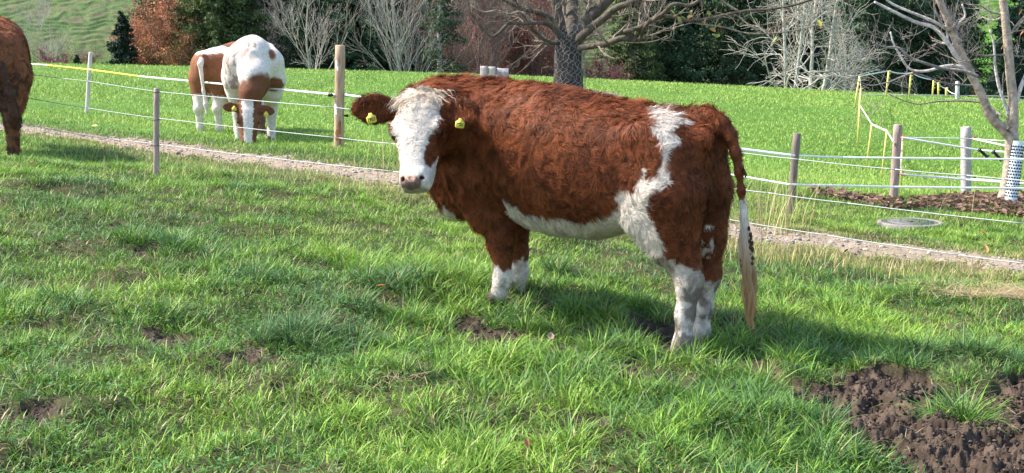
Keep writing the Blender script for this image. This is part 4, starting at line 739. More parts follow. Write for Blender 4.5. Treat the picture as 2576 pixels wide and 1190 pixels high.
class Cow:
    """builds one body surface in cow coordinates: x forward, y left, z up, feet near z 0"""
    def __init__(s, name, origin, fwd, scale, label, h=.012, torso=TORSO, legs=None, head=None, neck=None, tail=None, dewlap=True, lo=(-1.35, -.6, -.22), hi=(1.5, .75, 1.55), group='cattle in the meadow'):
        s.f = unit([fwd[0], fwd[1], 0]); s.l = np.array([-s.f[1], s.f[0], 0]); s.R = np.array([s.f, s.l, [0, 0, 1]]) ; s.o = np.array(origin, float); s.sc = scale
        s.e = empty(name, origin, label, 'cow', group); S = SDF(lo, hi, h); s.h = h
        S.loft(torso, (0, 0, 0), [(1, 0, 0), (0, 1, 0), (0, 0, 1)], 2.35, .06)
        for c in legs: S.chain(c, .045)
        if dewlap: S.cone((.98, .02, .86), (.95, 0, .64), .15, .09, .08)
        S.cone((-.5, 0, 1.13), (.7, 0, 1.235), .06, .06, .05)
        for sg in (-1, 1): S.ell((-.42, sg * .22, 1.08), (.09, .06, .06), None, .07); S.ell((.66, sg * .24, .98), (.13, .05, .2), None, .07)
        hp, a, n = head; s.hp = np.array(hp); s.ha = unit(a); n = np.array(n); n = n - s.ha * (n @ s.ha); s.hn = unit(n); s.hs = np.cross(s.ha, s.hn)
        # picture-right side of a face looking at the viewer is the cow's left: make hs point to the cow's own left
        s.hs = np.cross(s.hn, s.ha)
        S.chain(neck, .09)
        for sg in (-1, 1):
            S.ell(s.H(sg * .112, -.012, .20), (.028, .028, .04), [s.hs, s.hn, s.ha], .03)
        S.ell(s.H(0, -.004, .505), (.056, .022, .036), [s.hs, s.hn, s.ha], .02)
        S.loft(HEAD, s.hp, [s.ha, s.hs, s.hn], 2.5, .035)
        s.ears = []
        if tail is not None: S.chain(tail, .04)
        for sg in (-1, 1):
            S.ell(s.H(sg * .140, -.014, .238), (.019, .022, .017), [s.hs, s.hn, s.ha], cut=True)
            S.ell(s.H(sg * .052, .004, .505), (.012, .024, .013), [unit(s.hs + s.ha * .4 * sg), s.hn, unit(s.ha - s.hs * .4 * sg)], cut=True)
        s.S = S
    def ear(s, sg, tip, tilt=(0, 0, 1), w=.065, th=.022):
        S = s.S; b = s.H(sg * .085, -.075, .045); tip = np.array(tip); d = unit(tip - b); L = np.linalg.norm(tip - b); u = unit(np.cross(d, tilt)); v = np.cross(u, d)
        S.cone(b, b + d * L * .35, .035, .032, .03); S.ell(b + d * L * .60, (L * .44, th, w), [d, u, v], .03); S.ell(b + d * L * .62 - u * th * (1 if (u @ s.hn) < 0 else -1) * 1.0, (L * .30, th * .8, w * .6), [d, u, v], cut=True)
        s.ears.append((b, d, L, u, v))
    def H(s, a, n, d): return s.hp + s.hs * a + s.hn * n + s.ha * d
    def toh(s, P): q = P - s.hp; return np.stack([q @ s.hs, q @ s.hn, q @ s.ha], -1)
    def W(s, P): return (np.asarray(P) * s.sc) @ s.R     # cow coords -> offset from thing origin (world axes)
    def finish(s, colf, mat):
        V, Q = surfnets(s.S.D, s.S.lo, s.h)
        # light smoothing
        for _ in range(2):
            A = np.zeros_like(V); c = np.zeros(len(V))
            for k in range(4): np.add.at(A, Q[:, k], V[Q[:, (k + 1) % 4]]); np.add.at(c, Q[:, k], 1)
            V = V * .5 + .5 * A / c[:, None]
        G = np.stack(np.gradient(s.S.D, s.h), -1); ii = np.clip(np.round((V - s.S.lo) / s.h).astype(int), 0, np.array(s.S.n) - 1); N = nrm(G[tuple(ii.T)])
        s.V, s.Q, s.N = V, Q, N; s.colf = colf; K = colf(V, N) * .8
        s.body = mesh_np('body', s.W(V), [Q], mat, s.e, col=K); print('cow', len(V)); del s.S.D; return s
    def loc(s, px, py, lat):   # pixel -> cow coords on the plane y = lat
        r = ray(px, py); t = ((s.o - CAM) @ s.l + lat * s.sc) / (r @ s.l); q = (CAM + r * t - s.o) / s.sc; return np.array([q @ s.f, q @ s.l, q[2]])
    def wl(s, p): q = (np.asarray(p) - s.o) / s.sc; return np.array([q @ s.f, q @ s.l, q[2]])
    def dirl(s, v): v = np.asarray(v, float); return np.array([v @ s.f, v @ s.l, v[2]])
    def eyes(s):
        for sg in (-1, 1):
            c = s.W(s.H(sg * .121, -.014, .238)); V = ICO * .021 * s.sc + c; o = mesh_np('eye', V, [ICF], M_eye, s.e)
    def eartag(s, i, off, text, size=.058, facing=None):
        b, d, L, u, v = s.ears[i]; c = b + d * L * off[0] + v * off[1] + s.hn * off[2]; n_ = unit(facing if facing is not None else s.hn); up = unit(np.array(off[3]) - n_ * (np.array(off[3]) @ n_)); r = np.cross(up, n_)
        mb = MB(); w_ = size / 2; out = [(-.8, -1), (.8, -1), (1, -.75), (1, .35), (.45, .75), (.3, 1.15), (-.3, 1.15), (-.45, .75), (-1, .35), (-1, -.75)]
        Vv = [c + r * x * w_ + up * y_ * w_ + n_ * z for z in (-.0015, .0015) for x, y_ in out] ; k = len(out); Vv = np.array(Vv + [c - n_ * .0015, c + n_ * .0015])
        mb.add(s.W(Vv), [(j, (j + 1) % k, k + (j + 1) % k, k + j) for j in range(k)], [((j + 1) % k, j, 2 * k) for j in range(k)] + [(k + j, k + (j + 1) % k, 2 * k + 1) for j in range(k)], (.62, .55, .07))
        tg_ = mb.build('ear_tag', M_plain, s.e, False)
        if text:
            cu = bpy.data.curves.new('t', 'FONT'); cu.body = text; cu.size = size * .46; cu.align_x = 'CENTER'; cu.align_y = 'CENTER'; cu.extrude = .0006; cu.offset = .0006; to = bpy.data.objects.new('t', cu); C.objects.link(to)
            me = bpy.data.meshes.new_from_object(to.evaluated_get(bpy.context.evaluated_depsgraph_get())); bpy.data.objects.remove(to)
            co = np.zeros(len(me.vertices) * 3); me.vertices.foreach_get('co', co); co = co.reshape(-1, 3); P = c + co[:, :1] * r + (co[:, 1:2] - size * .12) * up + (co[:, 2:] + .0028) * n_; me.vertices.foreach_set('co', s.W(P).ravel()); me.materials.clear(); me.materials.append(M_black); me.update()
            t_ = bpy.data.objects.new('tag_number', me); C.objects.link(t_); t_.parent = tg_
    def fur(s, n, lenf, dirf, name='coat', width=.0022, clump=.03, seed=1, sel=None, curl=.5, lift=.45, segs=4):
        r = np.random.default_rng(seed); V, Q, N = s.V, s.Q, s.N; a = V[Q[:, 0]]; b = V[Q[:, 1]]; c = V[Q[:, 2]]; d = V[Q[:, 3]]; fc = (a + b + c + d) / 4
        ar = .5 * np.linalg.norm(np.cross(c - a, d - b), axis=1)
        wgt = ar * (sel(fc, N[Q[:, 0]]) if sel else 1); wgt = np.maximum(wgt, 0); i = r.choice(len(Q), n, p=wgt / wgt.sum()); u, v = r.random((2, n, 1)); P = (a[i] * (1 - u) + b[i] * u) * (1 - v) + (d[i] * (1 - u) + c[i] * u) * v
        Nn = nrm(N[Q[i]].mean(1)); cl0 = np.floor(P / (clump * 1.3) + 3.1).astype(int); L = lenf(P, Nn) * r.uniform(.6, 1.2, n) * (.6 + .9 * _h(cl0[:, 0], cl0[:, 1], cl0[:, 2], seed + 77)); T = dirf(P, Nn); T = nrm(T - Nn * np.sum(T * Nn, 1)[:, None]); Bn = np.cross(Nn, T)
        w1 = (fbm(P / .085, 2, seed + 3) - .5) * 2.6; w2 = (fbm(P / .02, 2, seed + 9) - .5) * 2; ang = (w1 * 1.5 + w2 * .9) * curl * 2 + r.normal(0, .22, n); T2 = T * np.cos(ang)[:, None] + Bn * np.sin(ang)[:, None]; B2 = np.cross(Nn, T2)
        lf = lift * (.6 + .9 * fbm(P / .035, 2, seed + 5)); cell = np.floor(P / clump + 7.3); hh = [_h(cell[:, 0].astype(int), cell[:, 1].astype(int), cell[:, 2].astype(int), seed + k) for k in range(4)]; cc = (cell - 7.3 + np.stack(hh[:3], 1)) * clump
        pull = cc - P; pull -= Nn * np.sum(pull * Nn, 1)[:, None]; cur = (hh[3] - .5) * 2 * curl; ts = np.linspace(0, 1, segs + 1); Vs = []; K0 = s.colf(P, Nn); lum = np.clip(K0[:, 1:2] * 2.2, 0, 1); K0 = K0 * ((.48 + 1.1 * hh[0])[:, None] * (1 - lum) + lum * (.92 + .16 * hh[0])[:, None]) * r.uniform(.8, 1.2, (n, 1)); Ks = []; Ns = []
        side = nrm(np.cross(T2, Nn) + Nn * r.normal(0, .35, (n, 1)))
        for k, t in enumerate(ts):
            p = P + Nn * (L * (lf * t * (1.35 - .75 * t)))[:, None] + T2 * (L * t * .92)[:, None] + B2 * (L * cur * (t * t - .35 * t) * 1.1)[:, None] + pull * (.26 * t * t)
            w_ = width * (1 - .65 * t) * r.uniform(.7, 1.3, n); nn = nrm(Nn * .8 + (T2 * .22 - B2 * (cur * t * .5)[:, None])); cm = K0 * ((.62 + .75 * t * t + .12 * t) * (1 - lum) + lum * (.93 + .12 * t))  # bleached tips made brighter, roots darker: lit highlights put into the hair colour
            if k < segs: Vs += [p - side * w_[:, None] / 2, p + side * w_[:, None] / 2]; Ks += [cm, cm]; Ns += [nn, nn]
            else: Vs += [p]; Ks += [cm]; Ns += [nn]
        m = 2 * segs + 1; VV = np.stack(Vs, 1).reshape(-1, 3); KK = np.stack(Ks, 1).reshape(-1, 3); NN = np.stack(Ns, 1).reshape(-1, 3); bb = (np.arange(n) * m)[:, None]
        qs = np.concatenate([bb + np.array([[2 * k, 2 * k + 1, 2 * k + 3, 2 * k + 2]]) for k in range(segs - 1)]); t3 = bb + np.array([[2 * segs - 2, 2 * segs - 1, 2 * segs]])
        return mesh_np(name, s.W(VV), [qs, t3], M_fur, s.e, col=KK, nrmattr=NN @ s.R, smooth=False)
    def hooves(s, feet):
        for (x, y_, z) in feet:
            mb = MB(); th = np.linspace(0, 2 * math.pi, 13)[:-1]; V = []
            for zz_, r_, dx in ((0, 1.0, .012), (.03, .95, .008), (.065, .8, -.004), (.07, .5, -.004)):
                for t in th: V.append((x + dx + r_ * .062 * math.cos(t) * (1.15 if math.cos(t) > 0 else .9), y_ + r_ * .055 * math.sin(t) * (1 - .25 * (math.cos(t) > .8)), z + zz_))
            V += [(x, y_, z), (x, y_, z + .07)]; k = 12; mb.add(s.W(V), [(i * k + j, i * k + (j + 1) % k, (i + 1) * k + (j + 1) % k, (i + 1) * k + j) for i in range(3) for j in range(k)], [((j + 1) % k, j, 48) for j in range(k)] + [(36 + j, 36 + (j + 1) % k, 49) for j in range(k)], (.05, .04, .035)); mb.build('hoof', M_plain, s.e)
M_black = mat_base('black_print', .6, attr=False, color=(.02, .02, .02))
BR = np.array([.225, .065, .023]); BRD = np.array([.085, .026, .012]); WH = np.array([.78, .70, .62]); PK = np.array([.74, .42, .33]); DIRT = np.array([.16, .13, .11])
def mixc(a, b, f): f = np.clip(f, 0, 1)[..., None]; return a * (1 - f) + b * f
def pmask(P2, poly, j, soft=.008): return 1 - sstep(-soft, soft, sdpoly(P2, poly) + j)
def hindleg(y, x=-.64, z=0, fw=0):
    sg = 1 if y > 0 else -1
    return [[(-.50, y * .85, .96, .19), (-.53, y * .98, .76, .19), (-.555, y, .60, .145), (-.585, y, .50, .105), (x - .02 + fw * .5, y, .345 + z * .3, .067), (x + .005 + fw * .8, y, .20 + z * .7, .045), (x + .01 + fw, y, .085 + z, .044), (x + .03 + fw, y, .03 + z, .052)],
            [(-.40, y * 1.15, .84, .13), (-.41, y * 1.15, .66, .125), (-.52, y * 1.05, .50, .095)]]
def foreleg(y, x=.56, z=0, kx=0):
    return [[(.78, y, .98, .16), (.70, y * 1.15, .76, .145), (.635 + kx * .5, y * 1.08, .60, .115), (x + .01 + kx, y, .42 + z * .5, .074), (x + .01 + kx, y, .34 + z * .5, .064), (x, y, .24 + z, .046), (x, y, .13 + z, .046), (x + .02, y, .04 + z, .052)]]
# ---- main cow
hf = atY(1735, 885, 7.2); ff = atY(1285, 742, 7.9); O = (hf + ff) / 2; fw = ff - hf; fw[2] = 0
pol = atY(1052, 236, 7.50); muz = atY(1036, 478, 7.20)
tmp = type('T', (), {})(); tmp.o = O; tmp.f = unit(fw); tmp.l = np.array([-tmp.f[1], tmp.f[0], 0]); tmp.sc = 1.
wl = lambda p: Cow.wl(tmp, p); loc = lambda a, b, c: Cow.loc(tmp, a, b, c); dl = lambda v: Cow.dirl(tmp, v)
hp = wl(pol); a_ = wl(muz) - hp; print('head length', np.linalg.norm(a_)); a_ = unit(a_); hd_ = dl((.945, -.31, -.03)); n_ = unit(np.cross(a_, hd_)); n_ = n_ * np.sign(n_ @ dl((-.3, -.9, .1))); hs_ = np.cross(n_, a_)
hb = hp - n_ * .11 + a_ * .10
tail = [(*loc(px, py, lt), r) for px, py, lt, r in [(1750, 296, 0, .06), (1785, 298, 0, .050), (1815, 312, -.0, .038), (1838, 342, -.0, .028), (1851, 385, 0, .022), (1860, 430, 0, .018), (1865, 480, 0, .015), (1871, 540, 0, .013), (1877, 600, 0, .009)]]
legs = hindleg(.14, -.64, -.085) + hindleg(-.14, -.60, -.095, .01) + foreleg(.14, .545, .085, .0) + foreleg(-.14, .63, .07, .02)
TM = [(-.715, .11, .78, 1.03), (-.66, .185, .66, 1.12), (-.58, .235, .60, 1.165)] + [(a, b, c_ - (.022 if -.2 < a < .5 else -.012 if a < -.2 else 0), d_) for a, b, c_, d_ in TORSO[3:]]
mc = Cow('cow', O, fw, 1., 'large shaggy red brown heifer with a curly white face standing in the foreground', .0105, torso=TM, legs=legs, head=(hp, a_, n_), neck=[(.78, .0, 1.07, .215), (1.0, .07, 1.10, .20), (*(hb * .6 + np.array([1.05, .12, 1.08]) * .4), .17), (*hb, .135)], tail=tail, hi=(1.62, .95, 1.6), lo=(-1.2, -.5, -.22))
mc.S.cone((1.0, .12, .85), (.93, .09, .66), .15, .11, .08); mc.S.cone((.93, .02, 1.20), (1.08, .04, 1.19), .12, .10, .06)
for sg in (-1, 1):
    mc.S.ell((.74, sg * .215, .98), (.10, .055, .17), None, .07); mc.S.ell((-.70, sg * .10, 1.06), (.06, .05, .06), None, .05)
mc.ear(-1, wl(atY(890, 272, 7.50)), dl((0, 0, 1)), .082); mc.ear(1, wl(atY(1200, 288, 7.36)), dl((.15, 0, 1)), .082)
A_ = lambda L, lat: np.array([loc(a, b, lat)[[0, 2]] for a, b in L])
PA = A_([(1625, 265), (1660, 268), (1692, 280), (1706, 292), (1732, 300), (1712, 312), (1700, 332), (1710, 362), (1688, 376), (1676, 384), (1682, 410), (1682, 445), (1673, 470), (1650, 482), (1632, 505), (1628, 540), (1655, 590), (1672, 640), (1702, 662), (1745, 685), (1790, 700), (1800, 920), (1600, 920), (1580, 640), (1300, 640), (1262, 570), (1262, 500), (1280, 508), (1300, 525), (1330, 545), (1400, 548), (1430, 556), (1460, 560), (1490, 552), (1530, 538), (1552, 518), (1546, 485), (1560, 478), (1590, 478), (1606, 468), (1616, 432), (1626, 455), (1650, 440), (1664, 415), (1662, 388), (1655, 352), (1640, 330), (1632, 300)], .26)
PF = A_([(1118, 590), (1135, 530), (1155, 510), (1172, 525), (1200, 585), (1190, 600)], .10); PL = A_([(1215, 700), (1230, 640), (1240, 628), (1250, 640), (1255, 662), (1275, 664), (1290, 678), (1312, 672), (1325, 655), (1350, 700), (1350, 790), (1200, 790)], .16)
def hsd(a, b):   # pixel -> (s,d) in head frame on the plane n = 0
    r = ray(a, b); hpw = O + hp @ mc.R; nw = n_ @ mc.R; t = ((hpw - CAM) @ nw) / (r @ nw); q = wl(CAM + r * t) - hp; return np.array([q @ mc.hs, q @ mc.ha])
HF = np.array([hsd(*p) for p in [(978, 250), (1003, 232), (1012, 215), (1050, 190), (1085, 195), (1096, 230), (1115, 262), (1126, 288), (1108, 300), (1096, 312), (1084, 335), (1068, 368), (1063, 395), (1068, 415), (1084, 424), (1098, 405), (1112, 385), (1118, 430), (1100, 500), (960, 500), (950, 300), (972, 275)]])
HE = np.array([hsd(*p) for p in [(974, 315), (988, 318), (992, 335), (1003, 350), (998, 362), (986, 374), (978, 350), (970, 330)]])
HNs = np.array([hsd(*p) for p in [(1002, 444), (1030, 438), (1060, 444), (1064, 455), (1055, 474), (1035, 482), (1012, 474)]])
print('HE', HE.round(3).tolist()); print('HF', HF.round(2).tolist())
KV = (loc(1600, 450, .26) - loc(1600, 450, 0))[[0, 2]] / .26
_vw = dl(nrm(pol - CAM)); KH = np.array([_vw @ mc.hs, _vw @ mc.ha]) / (_vw @ mc.hn); print('KV', KV, KH)
def maincol(V, N):
    n = len(V); j = (fbm(V / .03, 3, 7) - .5) * .05 + (fbm(V / .012, 1, 8) - .5) * .02; P2 = V[:, [0, 2]] + KV * (.26 - V[:, 1:2]); q = mc.toh(V); ish = (q[:, 2] > -.06) & (q[:, 2] < .62) & (np.abs(q[:, 0]) < .17) & (q[:, 1] > -.24) & (q[:, 1] < .1)
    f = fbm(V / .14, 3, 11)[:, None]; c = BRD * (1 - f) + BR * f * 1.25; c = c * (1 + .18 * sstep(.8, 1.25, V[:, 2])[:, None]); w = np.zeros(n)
    left = V[:, 1] > -.02; hind = V[:, 0] < .45
    w = np.where(left & hind, pmask(P2, PA, j + .001), w); w = np.where((V[:, 0] >= .3) & (V[:, 2] < .45), np.maximum(w, pmask(P2, PL, j)), w)
    w = np.where((V[:, 0] > .7) & ~ish, np.maximum(w, pmask(P2, PF, j)), w); w = np.where(~left & hind, (1 - sstep(.27, .30, V[:, 2] + j)) + 0, w); w = np.maximum(w, (~left) * (V[:, 0] > .4) * (1 - sstep(.25, .28, V[:, 2] + j)))
    w = np.maximum(w, (np.abs(V[:, 1]) < .26) * (V[:, 0] > -.5) * (V[:, 0] < .40) * (1 - sstep(.55, .59, V[:, 2] + j * 1.5)) * (V[:, 2] > .42))
    inner = (~left) * (V[:, 1] > -.13) * (V[:, 2] < .60) * (V[:, 2] > .42) * (V[:, 0] < -.5) * (V[:, 0] > -.68); w = np.maximum(w, inner * (fbm(V / .05, 2, 3) > .42))
    # flank right side patches too
    w = np.where(~left & hind & (V[:, 2] > .6), sstep(.60, .66, fbm(V / .35, 2, 31)), w)
    # tail switch
    tl_ = V[:, 0] < -.775; w = np.where(tl_, 1 - sstep(.70, .73, V[:, 2] + j), w)
    c = mixc(c, WH, w)
    leg = (V[:, 2] < .46) * w; stain = sstep(.50, .66, fbm(V / np.array([.05, .05, .09]), 3, 41) + .28 * sstep(-.62, -.72, V[:, 0]) * sstep(.05, .14, V[:, 2]) * sstep(.36, .2, V[:, 2])) * (V[:, 0] < -.3) + .55 * sstep(.48, .7, fbm(V / .04, 3, 43)) + .6 * sstep(.06, -.06, V[:, 2] - .12 * (V[:, 0] > .3)); c = mixc(c, DIRT, np.where(tl_, 0, leg * np.clip(stain * 1.1, 0, 1) * .85))
    cream = w * sstep(.60, .40, V[:, 2]) * .45; c = mixc(c, np.array([.52, .42, .31]), np.where(tl_, cream, cream * (V[:, 2] > .3)))
    tip = tl_ * sstep(.50, .25, V[:, 2]); c = mixc(c, np.array([.45, .26, .10]), tip)
    h2 = q[:, [0, 2]] - q[:, 1:2] * KH; hw_ = pmask(h2, HF, j * .5, .006) * (1 - pmask(h2, HE, -.004, .004) * (q[:, 1] > -.16)); side = (q[:, 1] < -.10) & (q[:, 0] > 0); hw_ = np.where(side, (q[:, 2] > .40), hw_); hw_ = np.where((q[:, 0] < 0) & (q[:, 1] < -.12), (q[:, 2] > .2), hw_) * 1.
    hc = mixc(BR * .8 + 0 * c, WH, hw_); creamh = sstep(.16, .02, q[:, 2]) * .35 * hw_; hc = mixc(hc, np.array([.62, .47, .30]), creamh)
    ns = pmask(h2, HNs, 0, .006) * (q[:, 1] > -.07); spot = sstep(.54, .60, fbm(V / .022, 2, 51) + .16 * sstep(.49, .53, q[:, 2])); nc = PK * (1 - spot[:, None]) + np.array([.20, .13, .10]) * spot[:, None]; hc = hc * (1 - ns[:, None]) + nc * ns[:, None]
    for sg in (-1, 1):
        nd = np.linalg.norm((q - np.array([sg * .052, .0, .505])) / np.array([.012, .03, .013]), axis=1); hc = mixc(hc, np.array([.03, .018, .015]), 1 - sstep(.8, 1.15, nd))
        ed = np.linalg.norm((q - np.array([sg * .130, -.012, .238])) / np.array([.035, .035, .024]), axis=1); hc = mixc(hc, np.array([.03, .015, .01]), 1 - sstep(.8, 1.1, ed))
    hc = mixc(hc, np.array([.16, .11, .09]), .6 * sstep(.535, .548, q[:, 2]) * (q[:, 1] > -.08)); c = np.where(ish[:, None], hc, c)
    for b, d, L, u, v in mc.ears:
        x = (V - b) @ d; dd = np.linalg.norm((V - b) - x[:, None] * d, axis=1); m = (x > .02) & (x < L + .03) & (dd < .1) & ~((np.abs(q[:, 0]) < .11) & (q[:, 1] > -.06)); c = np.where(m[:, None], BRD * .5 + BR * .5 + 0 * c, c)
    return c
mc.finish(maincol, M_skin); mc.eyes()
mc.hooves([(-.615, .14, -.10), (-.57, -.14, -.11), (.575, .14, .07), (.66, -.14, .055)])
for px_ in (): pass
def lenmain(P, N):
    q = mc.toh(P); ish = (q[:, 2] > -.08) & (q[:, 2] < .62) & (np.abs(q[:, 0]) < .19) & (q[:, 1] > -.26) & (q[:, 1] < .12)
    L = .040 + .016 * sstep(.9, 1.2, P[:, 2]) + .012 * (P[:, 0] > .55); L = np.where(P[:, 2] < .48, .026, L); L = np.where(P[:, 2] < .38, .011, L); L = np.where((P[:, 2] > .45) & (P[:, 2] < .62) & (np.abs(P[:, 0]) < .5), .04, L)
    hl = np.interp(q[:, 2], [-.05, .05, .24, .32, .40, .6], [.05, .046, .032, .013, .005, .003]); hl = np.where(q[:, 1] < -.09, np.minimum(hl, .012), hl); L = np.where(ish, hl, L)
    for b, d, L_, u, v in mc.ears:
        x = (P - b) @ d; dd = np.linalg.norm((P - b) - x[:, None] * d, axis=1); m = (x > .03) & (x < L_ + .03) & (dd < .1); L = np.where(m, .026, L)
    return np.where(P[:, 0] < -.765, .014, L * np.where(P[:, 0] < -.55, .75, .92))
def dirmain(P, N):
    q = mc.toh(P); ish = (q[:, 2] > -.08) & (q[:, 2] < .62) & (np.abs(q[:, 0]) < .19) & (q[:, 1] > -.26) & (q[:, 1] < .12)
    T = np.tile(np.array([-.75, 0, -.65]), (len(P), 1)); T[P[:, 2] < .6] = (-.2, 0, -1); T = T + .35 * np.stack([fbm(P / .2, 2, k) - .5 for k in (61, 62, 63)], 1) * 3
    w_ = np.clip((q[:, 2] - .19) / .04, -1, 1); hd = mc.hs * (q[:, :1] * 7) + mc.ha * np.where(q[:, 2:] > .16, -.9 * np.exp(-((q[:, 2:] - .25) / .07) ** 2) + .9 * (q[:, 2:] > .30), .9) ; hd = np.where(np.abs(hd).sum(1, keepdims=True) < .1, mc.ha, hd); T = np.where(ish[:, None], hd, T)
    for b, d, L_, u, v in mc.ears:
        x = (P - b) @ d; dd = np.linalg.norm((P - b) - x[:, None] * d, axis=1); m = (x > .03) & (x < L_ + .03) & (dd < .1); T = np.where(m[:, None], d * .5 + np.array([0, 0, -1.]), T)
    return T
def visw(Fc, N):   # fewer hairs on the side away from the photographer, which is smooth and out of the light
    q = mc.toh(Fc); nose = (q[:, 2] > .43) & (q[:, 1] > -.09) & (np.abs(q[:, 0]) < .06) & (q[:, 2] < .60); w_ = np.where(N @ np.array([0, 1., 0]) > -.3, 1., .3); w_ = np.where(np.linalg.norm(q, axis=1) < .6, 2.2, w_); return np.where(nose, 0, w_)
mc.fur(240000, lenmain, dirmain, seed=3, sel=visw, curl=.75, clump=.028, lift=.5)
# hair tufts, fringe, tail switch
def strands(cow, roots, dirs, lens, cols, name, width=.0025, segs=7, wave=.012, grav=.0, seed=0):
    r = np.random.default_rng(seed); n = len(roots); P = np.array(roots); d = nrm(dirs); Vs = []; Ks = []; Ns = []; ph = r.random(n) * 6.28; s1 = nrm(np.cross(d, r.normal(0, 1, (n, 3)))); side = nrm(np.cross(d, r.normal(0, 1, (n, 3)))); N0 = nrm(np.cross(side, d)); N0 = N0 * np.sign(N0[:, 1:2] + 1e-6) * .6 + np.array([0, .3, .4])
    for k in range(segs + 1):
        t = k / segs; p = P + s1 * (wave * np.sin(ph + t * 7) * t)[:, None]; w_ = width * (1 - .7 * t)
        if k < segs: Vs += [p - side * w_ / 2, p + side * w_ / 2]; Ks += [cols * (.8 + .35 * t)] * 2; Ns += [N0] * 2
        else: Vs += [p]; Ks += [cols * 1.1]; Ns += [N0]
        d = nrm(d + np.array([0, 0, -grav])); P = P + d * (lens / segs)[:, None]
    m = 2 * segs + 1; VV = np.stack(Vs, 1).reshape(-1, 3); bb = (np.arange(n) * m)[:, None]; qs = np.concatenate([bb + np.array([[2 * k, 2 * k + 1, 2 * k + 3, 2 * k + 2]]) for k in range(segs - 1)])
    return mesh_np(name, cow.W(VV), [qs, bb + np.array([[2 * segs - 2, 2 * segs - 1, 2 * segs]])], M_fur, cow.e, col=np.stack(Ks, 1).reshape(-1, 3), nrmattr=np.stack(Ns, 1).reshape(-1, 3) @ cow.R, smooth=False)
tp = np.array([loc(px, py, 0) for px, py in [(1867, 488), (1872, 560), (1878, 640), (1886, 720), (1890, 790), (1888, 828)]])
nl = 13; segs_ = 16; n = 10000; lk = rng.integers(0, nl, n); ph = rng.random(nl) * 6.28; la = rng.random(nl) * 6.28; t1 = rng.uniform(3.4, 5.0, nl); t1[:4] = (5, 4.9, 4.7, 4.5); t0 = rng.random(n) * 1.8; tend = np.minimum(t1[lk] * rng.uniform(.86, 1.0, n), 5); j1 = rng.normal(0, 1, (n, 3)); Vs = []; Ks = []; Ns = []
sl_ = mc.f * 0; sa = rng.random(n) * 3.14; sdv = np.stack([np.cos(sa), np.sin(sa), 0 * sa], 1)
for k in range(segs_ + 1):
    t = t0 + (tend - t0) * k / segs_; i = np.minimum(t.astype(int), 4); f = (t - i)[:, None]; c0 = tp[i] * (1 - f) + tp[i + 1] * f
    rad = np.interp(t, [0, .8, 2, 3, 4, 5], [.003, .006, .014, .020, .017, .011]); wv = .008 * np.clip(t - .6, 0, 1.5) * np.sin(t * 4.2 + ph[lk])
    p = c0 + np.stack([np.cos(la[lk]) * rad + wv, np.sin(la[lk]) * rad + wv * .6 * np.cos(ph[lk]), 0 * t], 1) + j1 * (.0085 * np.clip(1.15 - k / segs_ * .8, .3, 1) * np.interp(t, [0, 1, 2.4], [.45, .6, 1]))[..., None] * np.array([1, 1, .3])
    col_ = np.stack([np.interp(t, [0, 1, 1.8, 2.6, 5], v) for v in ([.82, .80, .62, .46, .52], [.76, .70, .48, .30, .31], [.68, .58, .33, .15, .13])], 1) * (.7 + .6 * _h(lk, lk * 3, lk, 4))[:, None]; nn = nrm(np.stack([np.cos(la[lk]), np.sin(la[lk]), 0 * t + .25], 1)); w_ = .0026 * (1 - .6 * k / segs_)
    if k < segs_: Vs += [p - sdv * w_ / 2, p + sdv * w_ / 2]; Ks += [col_, col_]; Ns += [nn, nn]
    else: Vs += [p]; Ks += [col_]; Ns += [nn]
m = 2 * segs_ + 1; bb = (np.arange(n) * m)[:, None]; qs = np.concatenate([bb + np.array([[2 * k, 2 * k + 1, 2 * k + 3, 2 * k + 2]]) for k in range(segs_ - 1)])
mesh_np('tail_switch', mc.W(np.stack(Vs, 1).reshape(-1, 3)), [qs, bb + np.array([[2 * segs_ - 2, 2 * segs_ - 1, 2 * segs_]])], M_fur, mc.e, col=np.stack(Ks, 1).reshape(-1, 3), nrmattr=np.stack(Ns, 1).reshape(-1, 3) @ mc.R, smooth=False)
# burrs on the tail
P_ = []; 
for px, py in [(1869, 425), (1873, 432), (1876, 440), (1884, 575), (1888, 590), (1890, 598), (1886, 607), (1892, 612), (1888, 622), (1893, 628), (1888, 640), (1893, 650), (1892, 662), (1865, 655), (1867, 668)]: P_.append(mc.W(loc(px, py, .02)))
for q_ in P_: o = blobs(np.array([q_]), np.full(1, .0075), 1.7, np.array([[.05, .03, .022]]), 'burr', M_stone, .5); del o['kind']; o.parent = mc.e
# poll curls and forelock, neck whorl
n = 3000; s_ = rng.normal(0, .045, n); d_ = rng.uniform(-.05, .05, n); roots = mc.hp + mc.hs * s_[:, None] + mc.ha * d_[:, None] + mc.hn * (rng.uniform(-.0, .008, n) + .002 - .05 * (d_ < 0))[:, None]; cl = (fbm(np.column_stack([s_, d_]) / .022, 2, 5) - .5) * 5; dirs = mc.hs * (s_ * 9 + cl + rng.normal(0, .15, n))[:, None] + mc.ha * .8 + mc.hn * .35; strands(mc, roots, dirs, rng.uniform(.04, .095, n), np.array([.76, .64, .50]) * rng.uniform(.75, 1.15, (n, 1)), 'forelock', .0020, 7, .012, .12, 8)
w0 = loc(1130, 205, .02); n = 500; roots = w0 + rng.normal(0, 1, (n, 3)) * np.array([.05, .03, .012]); roots[:, 2] -= .03; strands(mc, roots, np.array([.35, .2, .8]) + rng.normal(0, .5, (n, 3)), rng.uniform(.04, .085, n), BR * rng.uniform(.5, 1.3, (n, 1)), 'withers_tuft', .0024, 6, .02, .18, 9)
